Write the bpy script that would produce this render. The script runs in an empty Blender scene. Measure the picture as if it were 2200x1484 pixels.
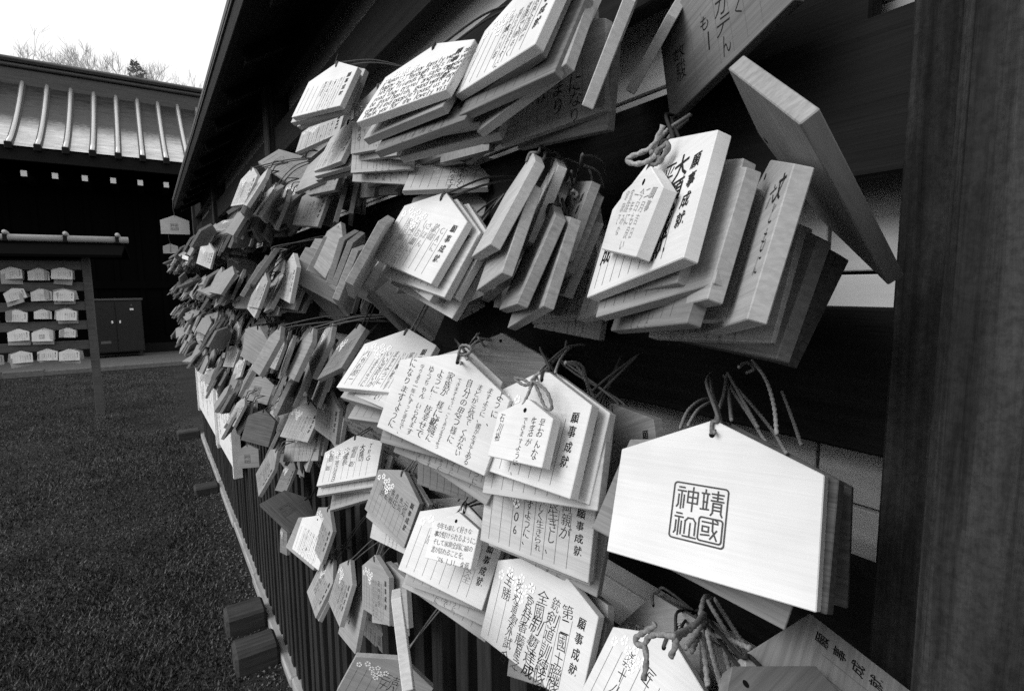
import bpy, bmesh, math, random
from mathutils import Vector, Matrix
random.seed(7)
C = bpy.context.scene.collection
scn = bpy.context.scene
H = 1.6                      # eye height of the photographer

# ------------------------------------------------------------------ camera
cam = bpy.data.cameras.new('camera'); cam_o = bpy.data.objects.new('camera', cam); C.objects.link(cam_o)
rt = Vector((0.82796963, -0.56068488, -0.00993734)); up = Vector((0.07060103, 0.08664479, 0.99373446)); fw = Vector((0.55631087, 0.82348354, -0.11132418))
M = Matrix((rt, up, -fw)).transposed().to_4x4(); M.translation = (0, 0, H)
cam_o.matrix_world = M
cam.sensor_width = 36; cam.lens = 36*1150/2200; cam.clip_start = 0.01; cam.clip_end = 500
scn.camera = cam_o
scn.cycles.use_denoising = False      # keep the fine render grain: the place was shot on fast film

# ------------------------------------------------------------------ sky, sun, exposure
SUN_DIR = Vector((-0.78, 0.05, 0.62)).normalized()      # towards the bright part of the overcast sky
w = bpy.data.worlds.new('World'); scn.world = w; w.use_nodes = True
nt = w.node_tree; nt.nodes.clear()
sky = nt.nodes.new('ShaderNodeTexSky'); sky.sky_type = 'NISHITA'; sky.sun_disc = False
sky.sun_elevation = math.asin(SUN_DIR.z); sky.sun_rotation = math.atan2(SUN_DIR.x, SUN_DIR.y)
sky.air_density = 1.0; sky.dust_density = 6.0; sky.ozone_density = 1.0
bw = nt.nodes.new('ShaderNodeRGBToBW'); bg = nt.nodes.new('ShaderNodeBackground'); ow = nt.nodes.new('ShaderNodeOutputWorld')
nt.links.new(sky.outputs[0], bw.inputs[0]); cl = nt.nodes.new('ShaderNodeMix'); cl.data_type = 'RGBA'; cl.inputs[0].default_value = 0.80   # even cloud cover over the clear sky
cl.inputs[7].default_value = (11.0, 11.0, 11.0, 1)
nt.links.new(bw.outputs[0], cl.inputs[6]); nt.links.new(cl.outputs[2], bg.inputs[0]); nt.links.new(bg.outputs[0], ow.inputs[0])
bg.inputs[1].default_value = 0.075
sun = bpy.data.lights.new('sun', 'SUN'); sun.energy = 1.5; sun.angle = math.radians(35); sun.color = (1, 1, 1)
sun_o = bpy.data.objects.new('sun', sun); C.objects.link(sun_o)
sun_o.rotation_euler = SUN_DIR.to_track_quat('Z', 'Y').to_euler()
scn.view_settings.view_transform = 'Standard'; scn.view_settings.look = 'None'
scn.view_settings.exposure = 0.66; scn.view_settings.gamma = 1.0; scn.view_settings.use_curve_mapping = False

# ------------------------------------------------------------------ materials
def nodes(name):
    m = bpy.data.materials.new(name); m.use_nodes = True
    t = m.node_tree; b = t.nodes['Principled BSDF']
    return m, t, b
def N(t, kind, **kw):
    n = t.nodes.new(kind)
    for k, v in kw.items(): setattr(n, k, v)
    return n
def ramp(t, src, a, b, p0=0.0, p1=1.0):
    r = N(t, 'ShaderNodeValToRGB'); e = r.color_ramp.elements
    e[0].position = p0; e[1].position = p1
    e[0].color = (a, a, a, 1); e[1].color = (b, b, b, 1)
    t.links.new(src, r.inputs[0]); return r.outputs[0]
def mul(t, a, b):
    m = N(t, 'ShaderNodeMix', data_type='RGBA', blend_type='MULTIPLY'); m.inputs[0].default_value = 1
    t.links.new(a, m.inputs[6]); t.links.new(b, m.inputs[7]); return m.outputs[2]
def coords(t, scale, rnd=0.0, kind='Object'):
    tc = N(t, 'ShaderNodeTexCoord'); mp = N(t, 'ShaderNodeMapping'); mp.inputs['Scale'].default_value = scale
    t.links.new(tc.outputs[kind], mp.inputs[0])
    if rnd:
        oi = N(t, 'ShaderNodeObjectInfo'); vm = N(t, 'ShaderNodeMath', operation='MULTIPLY'); vm.inputs[1].default_value = rnd
        t.links.new(oi.outputs['Random'], vm.inputs[0]); t.links.new(vm.outputs[0], mp.inputs['Location'])
    return mp.outputs[0]
def noise(t, vec, scale, detail=4, rough=0.6, dist=0.0):
    n = N(t, 'ShaderNodeTexNoise'); n.inputs['Scale'].default_value = scale; n.inputs['Detail'].default_value = detail
    n.inputs['Roughness'].default_value = rough; n.inputs['Distortion'].default_value = dist
    if vec is not None: t.links.new(vec, n.inputs['Vector'])
    return n.outputs['Fac']
def bump(t, b, h, strength, dist=0.001):
    n = N(t, 'ShaderNodeBump'); n.inputs['Strength'].default_value = strength; n.inputs['Distance'].default_value = dist
    t.links.new(h, n.inputs['Height']); t.links.new(n.outputs[0], b.inputs['Normal'])
def wood(name, lo, hi, scale, grain, rough=0.7, spec=0.3, rlo=1.0, rhi=1.0, bs=0.3, bd=0.0005, g0=.3, g1=.7):
    m, t, b = nodes(name)
    v = coords(t, scale, 30.0)
    g = noise(t, v, grain, 6, 0.65, 0.4)
    v2 = coords(t, (9, 9, 9), 11.0)
    s = noise(t, v2, 1.3, 3)
    col = mul(t, ramp(t, g, lo, hi, g0, g1), ramp(t, s, 0.82, 1.0, .3, .7))
    oi = N(t, 'ShaderNodeObjectInfo')
    col = mul(t, col, ramp(t, oi.outputs['Random'], rlo, rhi))
    t.links.new(col, b.inputs['Base Color'])
    b.inputs['Roughness'].default_value = rough; b.inputs['Specular IOR Level'].default_value = spec
    bump(t, b, g, bs, bd)
    return m
def plain(name, v, rough=0.7, spec=0.3, metal=0.0):
    m, t, b = nodes(name); n = noise(t, coords(t, (1, 1, 1)), 60, 4)
    t.links.new(ramp(t, n, v*0.8, v*1.1, .3, .7), b.inputs['Base Color'])
    b.inputs['Roughness'].default_value = rough; b.inputs['Specular IOR Level'].default_value = spec; b.inputs['Metallic'].default_value = metal
    return m
MAT = {}
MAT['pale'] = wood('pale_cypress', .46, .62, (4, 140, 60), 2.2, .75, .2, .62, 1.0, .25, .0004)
MAT['old'] = wood('old_and_shaded_cypress', .05, .13, (4, 160, 60), 2.2, .85, .2, .75, 1.0, .5, .0006)  # old grey wood, also paints shade onto rear stack edges
MAT['mid'] = wood('greying_and_shaded_cypress', .32, .47, (4, 140, 60), 2.2, .8, .2, .75, 1.0, .3, .0004)  # greying wood, also shade put into the right hand stack's colour
MAT['aged'] = wood('aged_and_shaded_cypress', .22, .38, (4, 140, 60), 2.2, .8, .2, .6, 1.05, .3, .0004)  # aged wood, also a painted stand-in for shadow near the post
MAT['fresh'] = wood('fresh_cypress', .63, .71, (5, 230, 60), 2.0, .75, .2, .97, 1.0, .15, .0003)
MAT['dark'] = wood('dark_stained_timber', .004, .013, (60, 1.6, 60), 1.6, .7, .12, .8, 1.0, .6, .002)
def post_mat():
    m, t, b = nodes('weathered_post')
    v = coords(t, (60, 60, 1.6), 9.0); g = noise(t, v, 1.6, 7, .7, .5)
    bl = noise(t, coords(t, (14, 14, 5), 3.0), 1.2, 6, .65); sp = noise(t, coords(t, (1, 1, 1)), 240, 3, .7)
    c = mul(t, ramp(t, g, .010, .085, .3, .75), mul(t, ramp(t, bl, .30, 1.0, .34, .66), ramp(t, sp, .6, 1.0, .35, .6)))
    t.links.new(c, b.inputs['Base Color']); b.inputs['Roughness'].default_value = .8; b.inputs['Specular IOR Level'].default_value = .12
    bump(t, b, g, .8, .003); return m
MAT['darkv'] = post_mat()
MAT['picket'] = wood('weathered_picket', .012, .04, (60, 60, 3), 1.5, .7, .25, .6, 1.1, .5, .001)
MAT['back'] = wood('grey_backing_plank', .48, .62, (40, 2, 40), 1.3, .8, .2, .85, 1.0, .3, .0006)
MAT['notice'] = wood('bleached_notice_board', .66, .8, (30, 2, 30), 1.5, .8, .2, 1, 1, .3, .0006)
MAT['sill'] = wood('worn_sill', .22, .4, (20, 2, 20), 2.0, .9, .2, 1, 1, .8, .004)
MAT['block'] = wood('grey_foot_timber', .025, .065, (3, 30, 30), 1.6, .85, .2, .9, 1.1, .8, .004)
MAT['ink'] = plain('black_brush_ink', .012, .6, .2)
MAT['pen'] = plain('thin_pen_ink', .06, .7, .2)
MAT['pencil'] = plain('faint_grey_writing', .30, .7, .2)
MAT['rule'] = plain('printed_rule', .16, .8, .1)
MAT['white'] = plain('white_print', .90, .8, .1)
MAT['stamp'] = plain('seal_ink', .07, .7, .1)
MAT['hole'] = plain('drilled_hole', .01, .9, .0)
MAT['steel'] = plain('dark_painted_steel', .004, .45, .4)
MAT['capwhite'] = plain('white_rafter_cap', .75, .6, .2)
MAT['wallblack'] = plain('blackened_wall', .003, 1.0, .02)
MAT['polepale'] = plain('pale_peeled_log', .32, .7, .2)
MAT['rackgrey'] = wood('grey_rack_timber', .07, .12, (2, 40, 40), 1.5, .8, .2, .8, 1.1, .4, .001)
def cord_mat(name, lo, hi):
    m, t, b = nodes(name)
    v = coords(t, (1, 1, 1), 5.0); n = noise(t, v, 700, 2)
    oi = N(t, 'ShaderNodeObjectInfo')
    c = mul(t, ramp(t, n, .5, 1.0, .3, .7), ramp(t, oi.outputs['Random'], lo, hi))
    t.links.new(c, b.inputs['Base Color']); b.inputs['Roughness'].default_value = .9; b.inputs['Specular IOR Level'].default_value = .1
    return m
MAT['cord'] = cord_mat('dark_cord', .03, .20); MAT['rope'] = cord_mat('pale_braided_cord', .20, .40)
def copper():
    m, t, b = nodes('weathered_copper_sheet')
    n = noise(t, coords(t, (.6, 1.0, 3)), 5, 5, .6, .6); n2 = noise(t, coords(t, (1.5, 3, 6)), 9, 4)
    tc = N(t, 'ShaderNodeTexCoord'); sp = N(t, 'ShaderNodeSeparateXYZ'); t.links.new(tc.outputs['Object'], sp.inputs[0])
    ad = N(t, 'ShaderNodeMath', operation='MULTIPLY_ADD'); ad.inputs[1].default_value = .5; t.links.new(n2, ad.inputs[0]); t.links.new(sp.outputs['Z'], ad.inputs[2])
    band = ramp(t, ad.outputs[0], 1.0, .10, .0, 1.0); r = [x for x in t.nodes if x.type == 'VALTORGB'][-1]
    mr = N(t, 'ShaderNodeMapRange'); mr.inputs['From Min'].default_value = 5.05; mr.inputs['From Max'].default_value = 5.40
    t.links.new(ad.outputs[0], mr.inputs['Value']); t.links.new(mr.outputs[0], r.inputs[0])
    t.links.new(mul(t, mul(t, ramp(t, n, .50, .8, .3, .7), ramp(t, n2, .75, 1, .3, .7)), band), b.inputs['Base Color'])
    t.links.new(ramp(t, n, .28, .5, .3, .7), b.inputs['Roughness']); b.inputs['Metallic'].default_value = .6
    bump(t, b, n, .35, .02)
    return m
MAT['copper'] = copper(); MAT['rib'] = plain('rib_sheet', .6, .4, .5, .6)
MAT['ridge'] = wood('ridge_cover', .05, .09, (1, 30, 30), 1.5, .6, .3, 1, 1, .3, .003)
def ground_mat():
    m, t, b = nodes('winter_turf')
    v = coords(t, (1, 1, 1))
    n = noise(t, v, 1.1, 5); n2 = noise(t, v, 45, 5, .7); n3 = noise(t, v, 160, 3, .7)
    c = mul(t, ramp(t, n, .5, 1.0, .3, .7), mul(t, ramp(t, n2, .022, .085, .38, .66), ramp(t, n3, .6, 1.0, .35, .6)))
    t.links.new(c, b.inputs['Base Color']); b.inputs['Roughness'].default_value = .95; b.inputs['Specular IOR Level'].default_value = .1
    bump(t, b, n2, .9, .03)
    return m
MAT['turf'] = ground_mat()
def grass_mat():
    m, t, b = nodes('dry_grass_blades')
    n = noise(t, coords(t, (1, 1, 1)), 2.2, 4); n2 = noise(t, coords(t, (1, 1, 1)), 90, 2)
    c = mul(t, ramp(t, n2, .028, .19, .42, .70), ramp(t, n, .55, 1.0, .35, .65))
    t.links.new(c, b.inputs['Base Color']); b.inputs['Roughness'].default_value = .9; b.inputs['Specular IOR Level'].default_value = .1
    return m
MAT['grass'] = grass_mat()
MAT['gravel'] = wood('pale_gravel', .08, .2, (50, 50, 50), 1.0, .95, .1, 1, 1, 1.0, .01)
MAT['paving'] = wood('walkway_paving', .10, .17, (30, 30, 30), 1.2, .9, .1, 1, 1, .6, .004)
MAT['bark'] = plain('grey_bark', .5, .9, .1)
MAT['needles'] = plain('dark_needles', .25, .9, .1)

# ------------------------------------------------------------------ mesh helpers
def link(name, me, parent=None, mat=None):
    o = bpy.data.objects.new(name, me); C.objects.link(o)
    if parent is not None: o.parent = parent
    if mat is not None and not me.materials: me.materials.append(mat)
    return o
def mesh(name, verts, faces, mat):
    me = bpy.data.meshes.new(name); me.from_pydata([tuple(v) for v in verts], [], faces); me.materials.append(mat); me.update(); return me
def tag(o, label, cat, group=None):
    o['label'] = label; o['category'] = cat
    if group: o['group'] = group
    return o
def empty(name, loc=(0, 0, 0)):
    o = bpy.data.objects.new(name, None); o.location = loc; o.empty_display_size = .05; C.objects.link(o); return o
BOXF = [(0, 3, 2, 1), (4, 5, 6, 7), (0, 1, 5, 4), (1, 2, 6, 5), (2, 3, 7, 6), (3, 0, 4, 7)]
def box_vf(x0, x1, y0, y1, z0, z1):
    return [(x0, y0, z0), (x1, y0, z0), (x1, y1, z0), (x0, y1, z0), (x0, y0, z1), (x1, y0, z1), (x1, y1, z1), (x0, y1, z1)], BOXF
class MB:
    def __init__(s): s.v = []; s.f = []
    def add(s, v, f):
        k = len(s.v); s.v += [tuple(p) for p in v]; s.f += [tuple(i+k for i in q) for q in f]; return s
    def box(s, *a): return s.add(*box_vf(*a))
    def mesh(s, name, mat, bevel=0.0, seg=1):
        me = mesh(name, s.v, s.f, mat)
        if bevel:
            bm = bmesh.new(); bm.from_mesh(me)
            bmesh.ops.bevel(bm, geom=bm.edges[:], offset=bevel, segments=seg, affect='EDGES', profile=.6)
            bm.to_mesh(me); bm.free()
        return me
def box(name, parent, mat, dims, loc=(0, 0, 0), bevel=0.0):
    """a box object whose origin is its centre"""
    a, b, c = [d/2 for d in dims]
    o = link(name, MB().box(-a, a, -b, b, -c, c).mesh(name, mat, bevel), parent); o.location = loc; return o
def tube_vf(pts, r, sides=6, twist=0.0, turns=0.0, taper=1.0):
    pts = [Vector(p) for p in pts]; n = len(pts); V = []; F = []
    ref = Vector((0, 0, 1)); L = 0
    for i, p in enumerate(pts):
        a = pts[max(i-1, 0)]; b = pts[min(i+1, n-1)]; d = (b-a)
        d = d.normalized() if d.length > 1e-9 else Vector((0, 0, 1))
        if i: L += (p-pts[i-1]).length
        u = ref-d*ref.dot(d)
        if u.length < 1e-3: u = Vector((1, 0, 0))-d*d.x
        u.normalize(); ref = u; q = d.cross(u)
        rr = r*(1+(taper-1)*i/max(n-1, 1))
        for k in range(sides):
            th = 2*math.pi*k/sides
            m = rr*(1+twist*math.cos(2*th-turns*L))
            V.append(p+(u*math.cos(th)+q*math.sin(th))*m)
    for i in range(n-1):
        for k in range(sides):
            F.append((i*sides+k, i*sides+(k+1) % sides, (i+1)*sides+(k+1) % sides, (i+1)*sides+k))
    F.append(tuple(range(sides))[::-1]); F.append(tuple((n-1)*sides+k for k in range(sides)))
    return V, F
def smooth(pts, sub=6):
    pts = [Vector(p) for p in pts]
    if len(pts) < 3: return [pts[0].lerp(pts[-1], i/sub) for i in range(sub+1)]
    out = []
    for i in range(len(pts)-1):
        p0 = pts[max(i-1, 0)]; p1 = pts[i]; p2 = pts[i+1]; p3 = pts[min(i+2, len(pts)-1)]
        for s in range(sub):
            t = s/sub
            out.append(.5*((2*p1)+(p2-p0)*t+(2*p0-5*p1+4*p2-p3)*t*t+(3*p1-p0-3*p2+p3)*t**3))
    out.append(pts[-1]); return out
def resample(pts, step):
    out = [pts[0]]; acc = 0
    for a, b in zip(pts, pts[1:]):
        L = (b-a).length; n = max(1, int(L/step))
        out += [a.lerp(b, i/n) for i in range(1, n+1)]
    return out
def shade(me):
    for p in me.polygons: p.use_smooth = True

# ------------------------------------------------------------------ glyphs (Blender's own font, turned into flat print)
_gl = {}
def glyph(ch):
    if ch in _gl: return _gl[ch]
    cu = bpy.data.curves.new('glyph', 'FONT'); cu.body = ch; cu.size = 1.0; cu.resolution_u = 2; cu.offset = 0.010 if ch in '願事成就大文美又' else -0.009
    o = bpy.data.objects.new('glyph', cu); C.objects.link(o)
    dg = bpy.context.evaluated_depsgraph_get(); dg.update()
    me = o.evaluated_get(dg).to_mesh()
    v = [(p.co.x, p.co.y) for p in me.vertices]; f = [tuple(p.vertices) for p in me.polygons]
    o.evaluated_get(dg).to_mesh_clear()
    bpy.data.objects.remove(o); bpy.data.curves.remove(cu)
    _gl[ch] = (v, f); return _gl[ch]
_v, _f = glyph('国')
_GC = ((min(p[0] for p in _v)+max(p[0] for p in _v))/2, (min(p[1] for p in _v)+max(p[1] for p in _v))/2)
_GS = 1.0/(max(p[1] for p in _v)-min(p[1] for p in _v))
def put(mb, ch, u, v, size, z, rng=None, jit=1.0, rot=0.0):
    if ch == ' ' or ch == '　': return
    gv, gf = glyph(ch)
    if ord(ch) < 0x2000:
        xs = [p[0] for p in gv]; cx = (min(xs)+max(xs))/2
    else: cx = _GC[0]
    a = rot; sx = sy = size*_GS; sh = 0
    if rng: a += rng.uniform(-.13, .13)*jit; sx *= 1+rng.uniform(-.2, .1)*jit; sy *= 1+rng.uniform(-.14, .14)*jit; sh = rng.uniform(-.05, .18)*jit; u += rng.uniform(-.05, .05)*size*jit; v += rng.uniform(-.05, .05)*size*jit
    c, s = math.cos(a), math.sin(a)
    P = []
    for x, y in gv:
        x = (x-cx); y = (y-_GC[1]); x = (x+sh*y)*sx; y = y*sy
        P.append((u+x*c-y*s, v+x*s+y*c, z))
    mb.add(P, gf)
def vtext(mb, s, u, v0, size, pitch, z, rng, jit=1.0):
    v = v0
    for ch in s:
        put(mb, ch, u, v, size, z, rng, jit, -math.pi/2 if ch in 'ー－…' else 0); v -= pitch*(.6 if ch == ' ' else 1)
def htext(mb, s, u0, v, size, z, rng, jit=1.0, adv=None):
    u = u0
    for ch in s:
        k = .62 if ord(ch) < 0x2000 else 1.02
        put(mb, ch, u+size*k/2, v, size*(1.0), z, rng, jit); u += size*k*(adv or 1)
def strokes(mb, polys, ox, oy, sx, sy, wd, z):
    """flat pen strokes: polylines in a unit square"""
    for pl in polys:
        P = [Vector((ox+x*sx, oy+y*sy)) for x, y in pl]
        for i in range(len(P)-1):
            d = (P[i+1]-P[i]); 
            if d.length < 1e-9: continue
            d = d.normalized(); q = Vector((-d.y, d.x))*wd/2; e = d*wd/2
            a, b = P[i]-e, P[i+1]+e
            zz = z+.00002*(len(mb.f) % 7)
            mb.add([(a.x-q.x, a.y-q.y, zz), (b.x-q.x, b.y-q.y, zz), (b.x+q.x, b.y+q.y, zz), (a.x+q.x, a.y+q.y, zz)], [(0, 1, 2, 3)])
def rounded(x0, y0, x1, y1, r, n=5):
    P = []
    for cx, cy, a0 in ((x1-r, y1-r, 0), (x0+r, y1-r, 90), (x0+r, y0+r, 180), (x1-r, y0+r, 270)):
        for i in range(n+1):
            a = math.radians(a0+90*i/n); P.append((cx+r*math.cos(a), cy+r*math.sin(a)))
    P.append(P[0]); return P
SEAL = []
def _seal():
    S = SEAL
    def g(ox, oy, pl):
        for p in pl: S.append([(ox+x*.40, oy+y*.42) for x, y in p])
    S.append(rounded(0, 0, 1, 1, .06))
    # upper right
    g(.53, .52, [[(.18, 1), (.18, .88)], [(.02, .85), (.34, .85)], [(.10, .8), (.12, .2)], [(.28, .8), (.26, .2)], [(.0, .18), (.36, .2)], [(.1, .5), (.28, .5)],
                 [(.48, .88), (.98, .88)], [(.52, .74), (.94, .74)], [(.46, .6), (1, .6)], [(.73, 1), (.73, .6)], [(.55, .5), (.55, .1), (.48, 0)], [(.92, .5), (.92, .1), (.98, 0)], [(.55, .5), (.92, .5)], [(.55, .36), (.92, .36)], [(.55, .22), (.92, .22)]])
    # upper left
    g(.07, .52, [[(.08, .95), (.32, .95)], [(.02, .8), (.40, .8)], [(.21, .8), (.21, .05)], [(.08, .62), (.08, .2), (.02, .1)], [(.34, .62), (.34, .1)],
                 [(.52, .82), (.98, .82), (.98, .34), (.52, .34), (.52, .82)], [(.75, 1), (.75, 0)], [(.52, .58), (.98, .58)]])
    # lower right
    for p in (rounded(.53, .06, .95, .46, .05),): S.append(p)
    g(.53, .05, [[(.16, .8), (.84, .8)], [(.18, .62), (.46, .62), (.46, .42), (.18, .42), (.18, .62)], [(.14, .26), (.5, .3)], [(.62, .92), (.64, .5), (.84, .14)], [(.82, .52), (.56, .16)], [(.74, .94), (.84, .88)]])
    # lower left
    g(.07, .05, [[(.08, .95), (.32, .95)], [(.02, .8), (.40, .8)], [(.21, .8), (.21, .05)], [(.08, .62), (.08, .2), (.02, .1)], [(.34, .62), (.34, .1)],
                 [(.52, .16), (.52, .68), (.64, .82), (.88, .82), (1.0, .68), (1.0, .16)], [(.76, .60), (.76, .06)], [(.46, .04), (1.06, .04)]])
_seal()
PETALS = [(-.42, -.275, .05), (-.335, -.225, .052), (-.265, -.265, .05), (-.205, -.225, .046), (-.16, -.285, .052), (-.09, -.25, .05), (-.175, -.355, .05), (-.225, -.315, .042), (-.125, -.30, .03)]
def blossoms(mb, wd, z, pet=5):
    for i, (u, v, s) in enumerate(PETALS):
        s *= 1.12
        for k in range(pet):
            a = math.radians(90+72*k+i*31); r0 = s*.18; r1 = s*.66; hw = s*.25
            d = Vector((math.cos(a), math.sin(a))); q = Vector((-d.y, d.x)); c = Vector((u, v))
            P = [c+d*r0, c+d*(r0+r1)/2-q*hw, c+d*r1*.95-q*hw*.7, c+d*r1*.86, c+d*r1*.95+q*hw*.7, c+d*(r0+r1)/2+q*hw]
            mb.add([(p.x*wd, p.y*wd, z) for p in P], [(0, 1, 2, 3), (0, 3, 4, 5)])

# ------------------------------------------------------------------ votive tablets
RS, RA, TH = .54, .20, .0095
_bm = {}
def board_mesh(wd, mat):
    k = (round(wd, 3), mat)
    if k in _bm: return _bm[k]
    a, h = wd*RA, wd*RS
    o = [(0, 0), (-wd/2, -a), (-wd/2, -a-h), (wd/2, -a-h), (wd/2, -a)]
    v = [(x, y, 0) for x, y in o]+[(x, y, -TH) for x, y in o]
    f = [(0, 1, 2, 3, 4), (9, 8, 7, 6, 5)]+[(i, 5+i, 5+(i+1) % 5, (i+1) % 5) for i in range(5)]
    mb = MB().add(v, f); me = mb.mesh('tablet_board', MAT[mat], .0006)
    _bm[k] = me; return me
POOL = ['家内安全', '健康で過ごせますように', '志望校に合格できますように', '良い一年になりますように', '家族みんなが幸せで', 'いい仕事に就けますように', '仕事がうまくいきますように', '無病息災',
        '交通安全', 'ありがとうございます', '試験に受かりますように', '世界が平和でありますように', '元気な子が生まれますように', '商売繁盛', '楽しい毎日が送れますように', '素敵な出会いがありますように', '平成十八年一月', '今年もよろしくお願いします', '早く治りますように', '資格が取れますように']
def style_meshes(key, st, wd):
    """list of (part name, mesh) for what is printed and written on a tablet face"""
    rng = random.Random(key); out = []; z = .00035
    if st.get('seal'):
        mb = MB(); s = .27*wd; strokes(mb, SEAL, -.025*wd-s/2, -.455*wd-s*.5, s, s*.98, s*.028, z)
        out.append(('seal_stamp', mb.mesh('seal_stamp', MAT['stamp'])))
    if st.get('rule', 1):
        mb = MB()
        for i in range(8):
            u = .315-.104*i
            if u < -.46: break
            mb.box(u*wd-.00022, u*wd+.00022, -.70*wd, (-.30-.012*(i % 3))*wd, z*.3, z*.7)
        out.append(('ruled_lines', mb.mesh('ruled_lines', MAT['rule'])))
    if st.get('hdr', 1):
        mb = MB(); vtext(mb, '願事成就', .392*wd, -.285*wd, .062*wd, .088*wd, z, rng, .5)
        out.append(('printed_heading', mb.mesh('printed_heading', MAT['ink'])))
    if st.get('blos', 1):
        mb = MB(); blossoms(mb, wd, z*1.3); out.append(('blossom_print', mb.mesh('blossom_print', MAT['white'])))
    mb = MB(); ink = st.get('ink', 'pen')
    cols = st.get('cols')
    if cols is None and not st.get('rows') and st.get('body', 1):
        n = rng.randint(4, 6); cols = rng.sample(POOL, n)
    if cols:
        p = st.get('pitch', .104); u = st.get('u0', .262)
        for s in cols:
            L = max(len(s), 1); big = st.get('size', .07)
            pt = min(big*1.12, st.get('span', .44)/L); vtext(mb, s, u*wd, st.get('v0', -.32)*wd, min(big, pt*1.0)*wd, pt*wd, z, rng, st.get('jit', 1.2)); u -= p
    for i, s in enumerate(st.get('rows', [])):
        sz = st.get('size', .07); htext(mb, s, st.get('ru', -.42)*wd, (st.get('rv', -.3)-i*st.get('rp', .1))*wd, sz*wd, z, rng, 1.0, st.get('adv'))
    if mb.v: out.append(('writing', mb.mesh('writing', MAT[ink])))
    return out
HOLE = MB()
for _r in (0,):
    _n = 10; HOLE.add([(.0022*math.cos(6.2832*i/_n), -.0105+.0022*math.sin(6.2832*i/_n), .0002) for i in range(_n)], [tuple(range(_n))])
HOLE_ME = HOLE.mesh('cord_hole', MAT['hole'])
HOOKZ = [H+.40, H+.355, H+.137, H-.078, H-.29, H-.50]
def cord_for(mat4, hook, r=.0014, slack=.012, sides=6, twist=.22):
    """cord from the hole, over the apex, back to the hook (in tablet space)"""
    inv = mat4.inverted(); hk = inv @ Vector(hook)
    top = Vector((0, .0012, -.001)); mb = MB()
    for s in (-1, 1):
        mid = top.lerp(hk, .5)+inv.to_3x3() @ Vector((-slack*.6, s*slack*.35, slack*(1.0 if s > 0 else .3)))
        pts = smooth([Vector((0, -.0105, .0009)), Vector((0, -.002, .0016)), top+Vector((s*.0008, .0012, -.0035)), mid, hk], 6) if s > 0 else smooth([Vector((0, -.0105, -TH)), Vector((0, .001, -TH-.002)), mid, hk], 6)
        mb.add(*tube_vf(pts, r, sides, twist, 2*math.pi/(.0045)))
    me = mb.mesh('cord', MAT['cord']); shade(me); return me
def tablet(key, t, rot, wd, st, label, group=None, hook=None, mat='pale'):
    o = link('votive_tablet', board_mesh(wd, mat))
    m = rot.to_4x4(); m.translation = Vector(t)+Vector((0, 0, H)); o.matrix_world = m
    tag(o, label, 'votive tablet', group)
    link('cord_hole', HOLE_ME, o)
    for nm, me in style_meshes(key, st, wd): link(nm, me, o)
    if hook != 0:
        if hook is None:
            az = m.translation.z; zz = min([h for h in HOOKZ if h > az-.015] or [H+.6]); hook = (.445, m.translation.y+random.uniform(-.02, .03), zz+random.uniform(-.01, .02))
        link('cord', cord_for(m, hook, slack=random.uniform(.005, .016), twist=0), o)
    return o
from mathutils import Quaternion
def Quat(q): return Quaternion(q).to_matrix()
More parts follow.
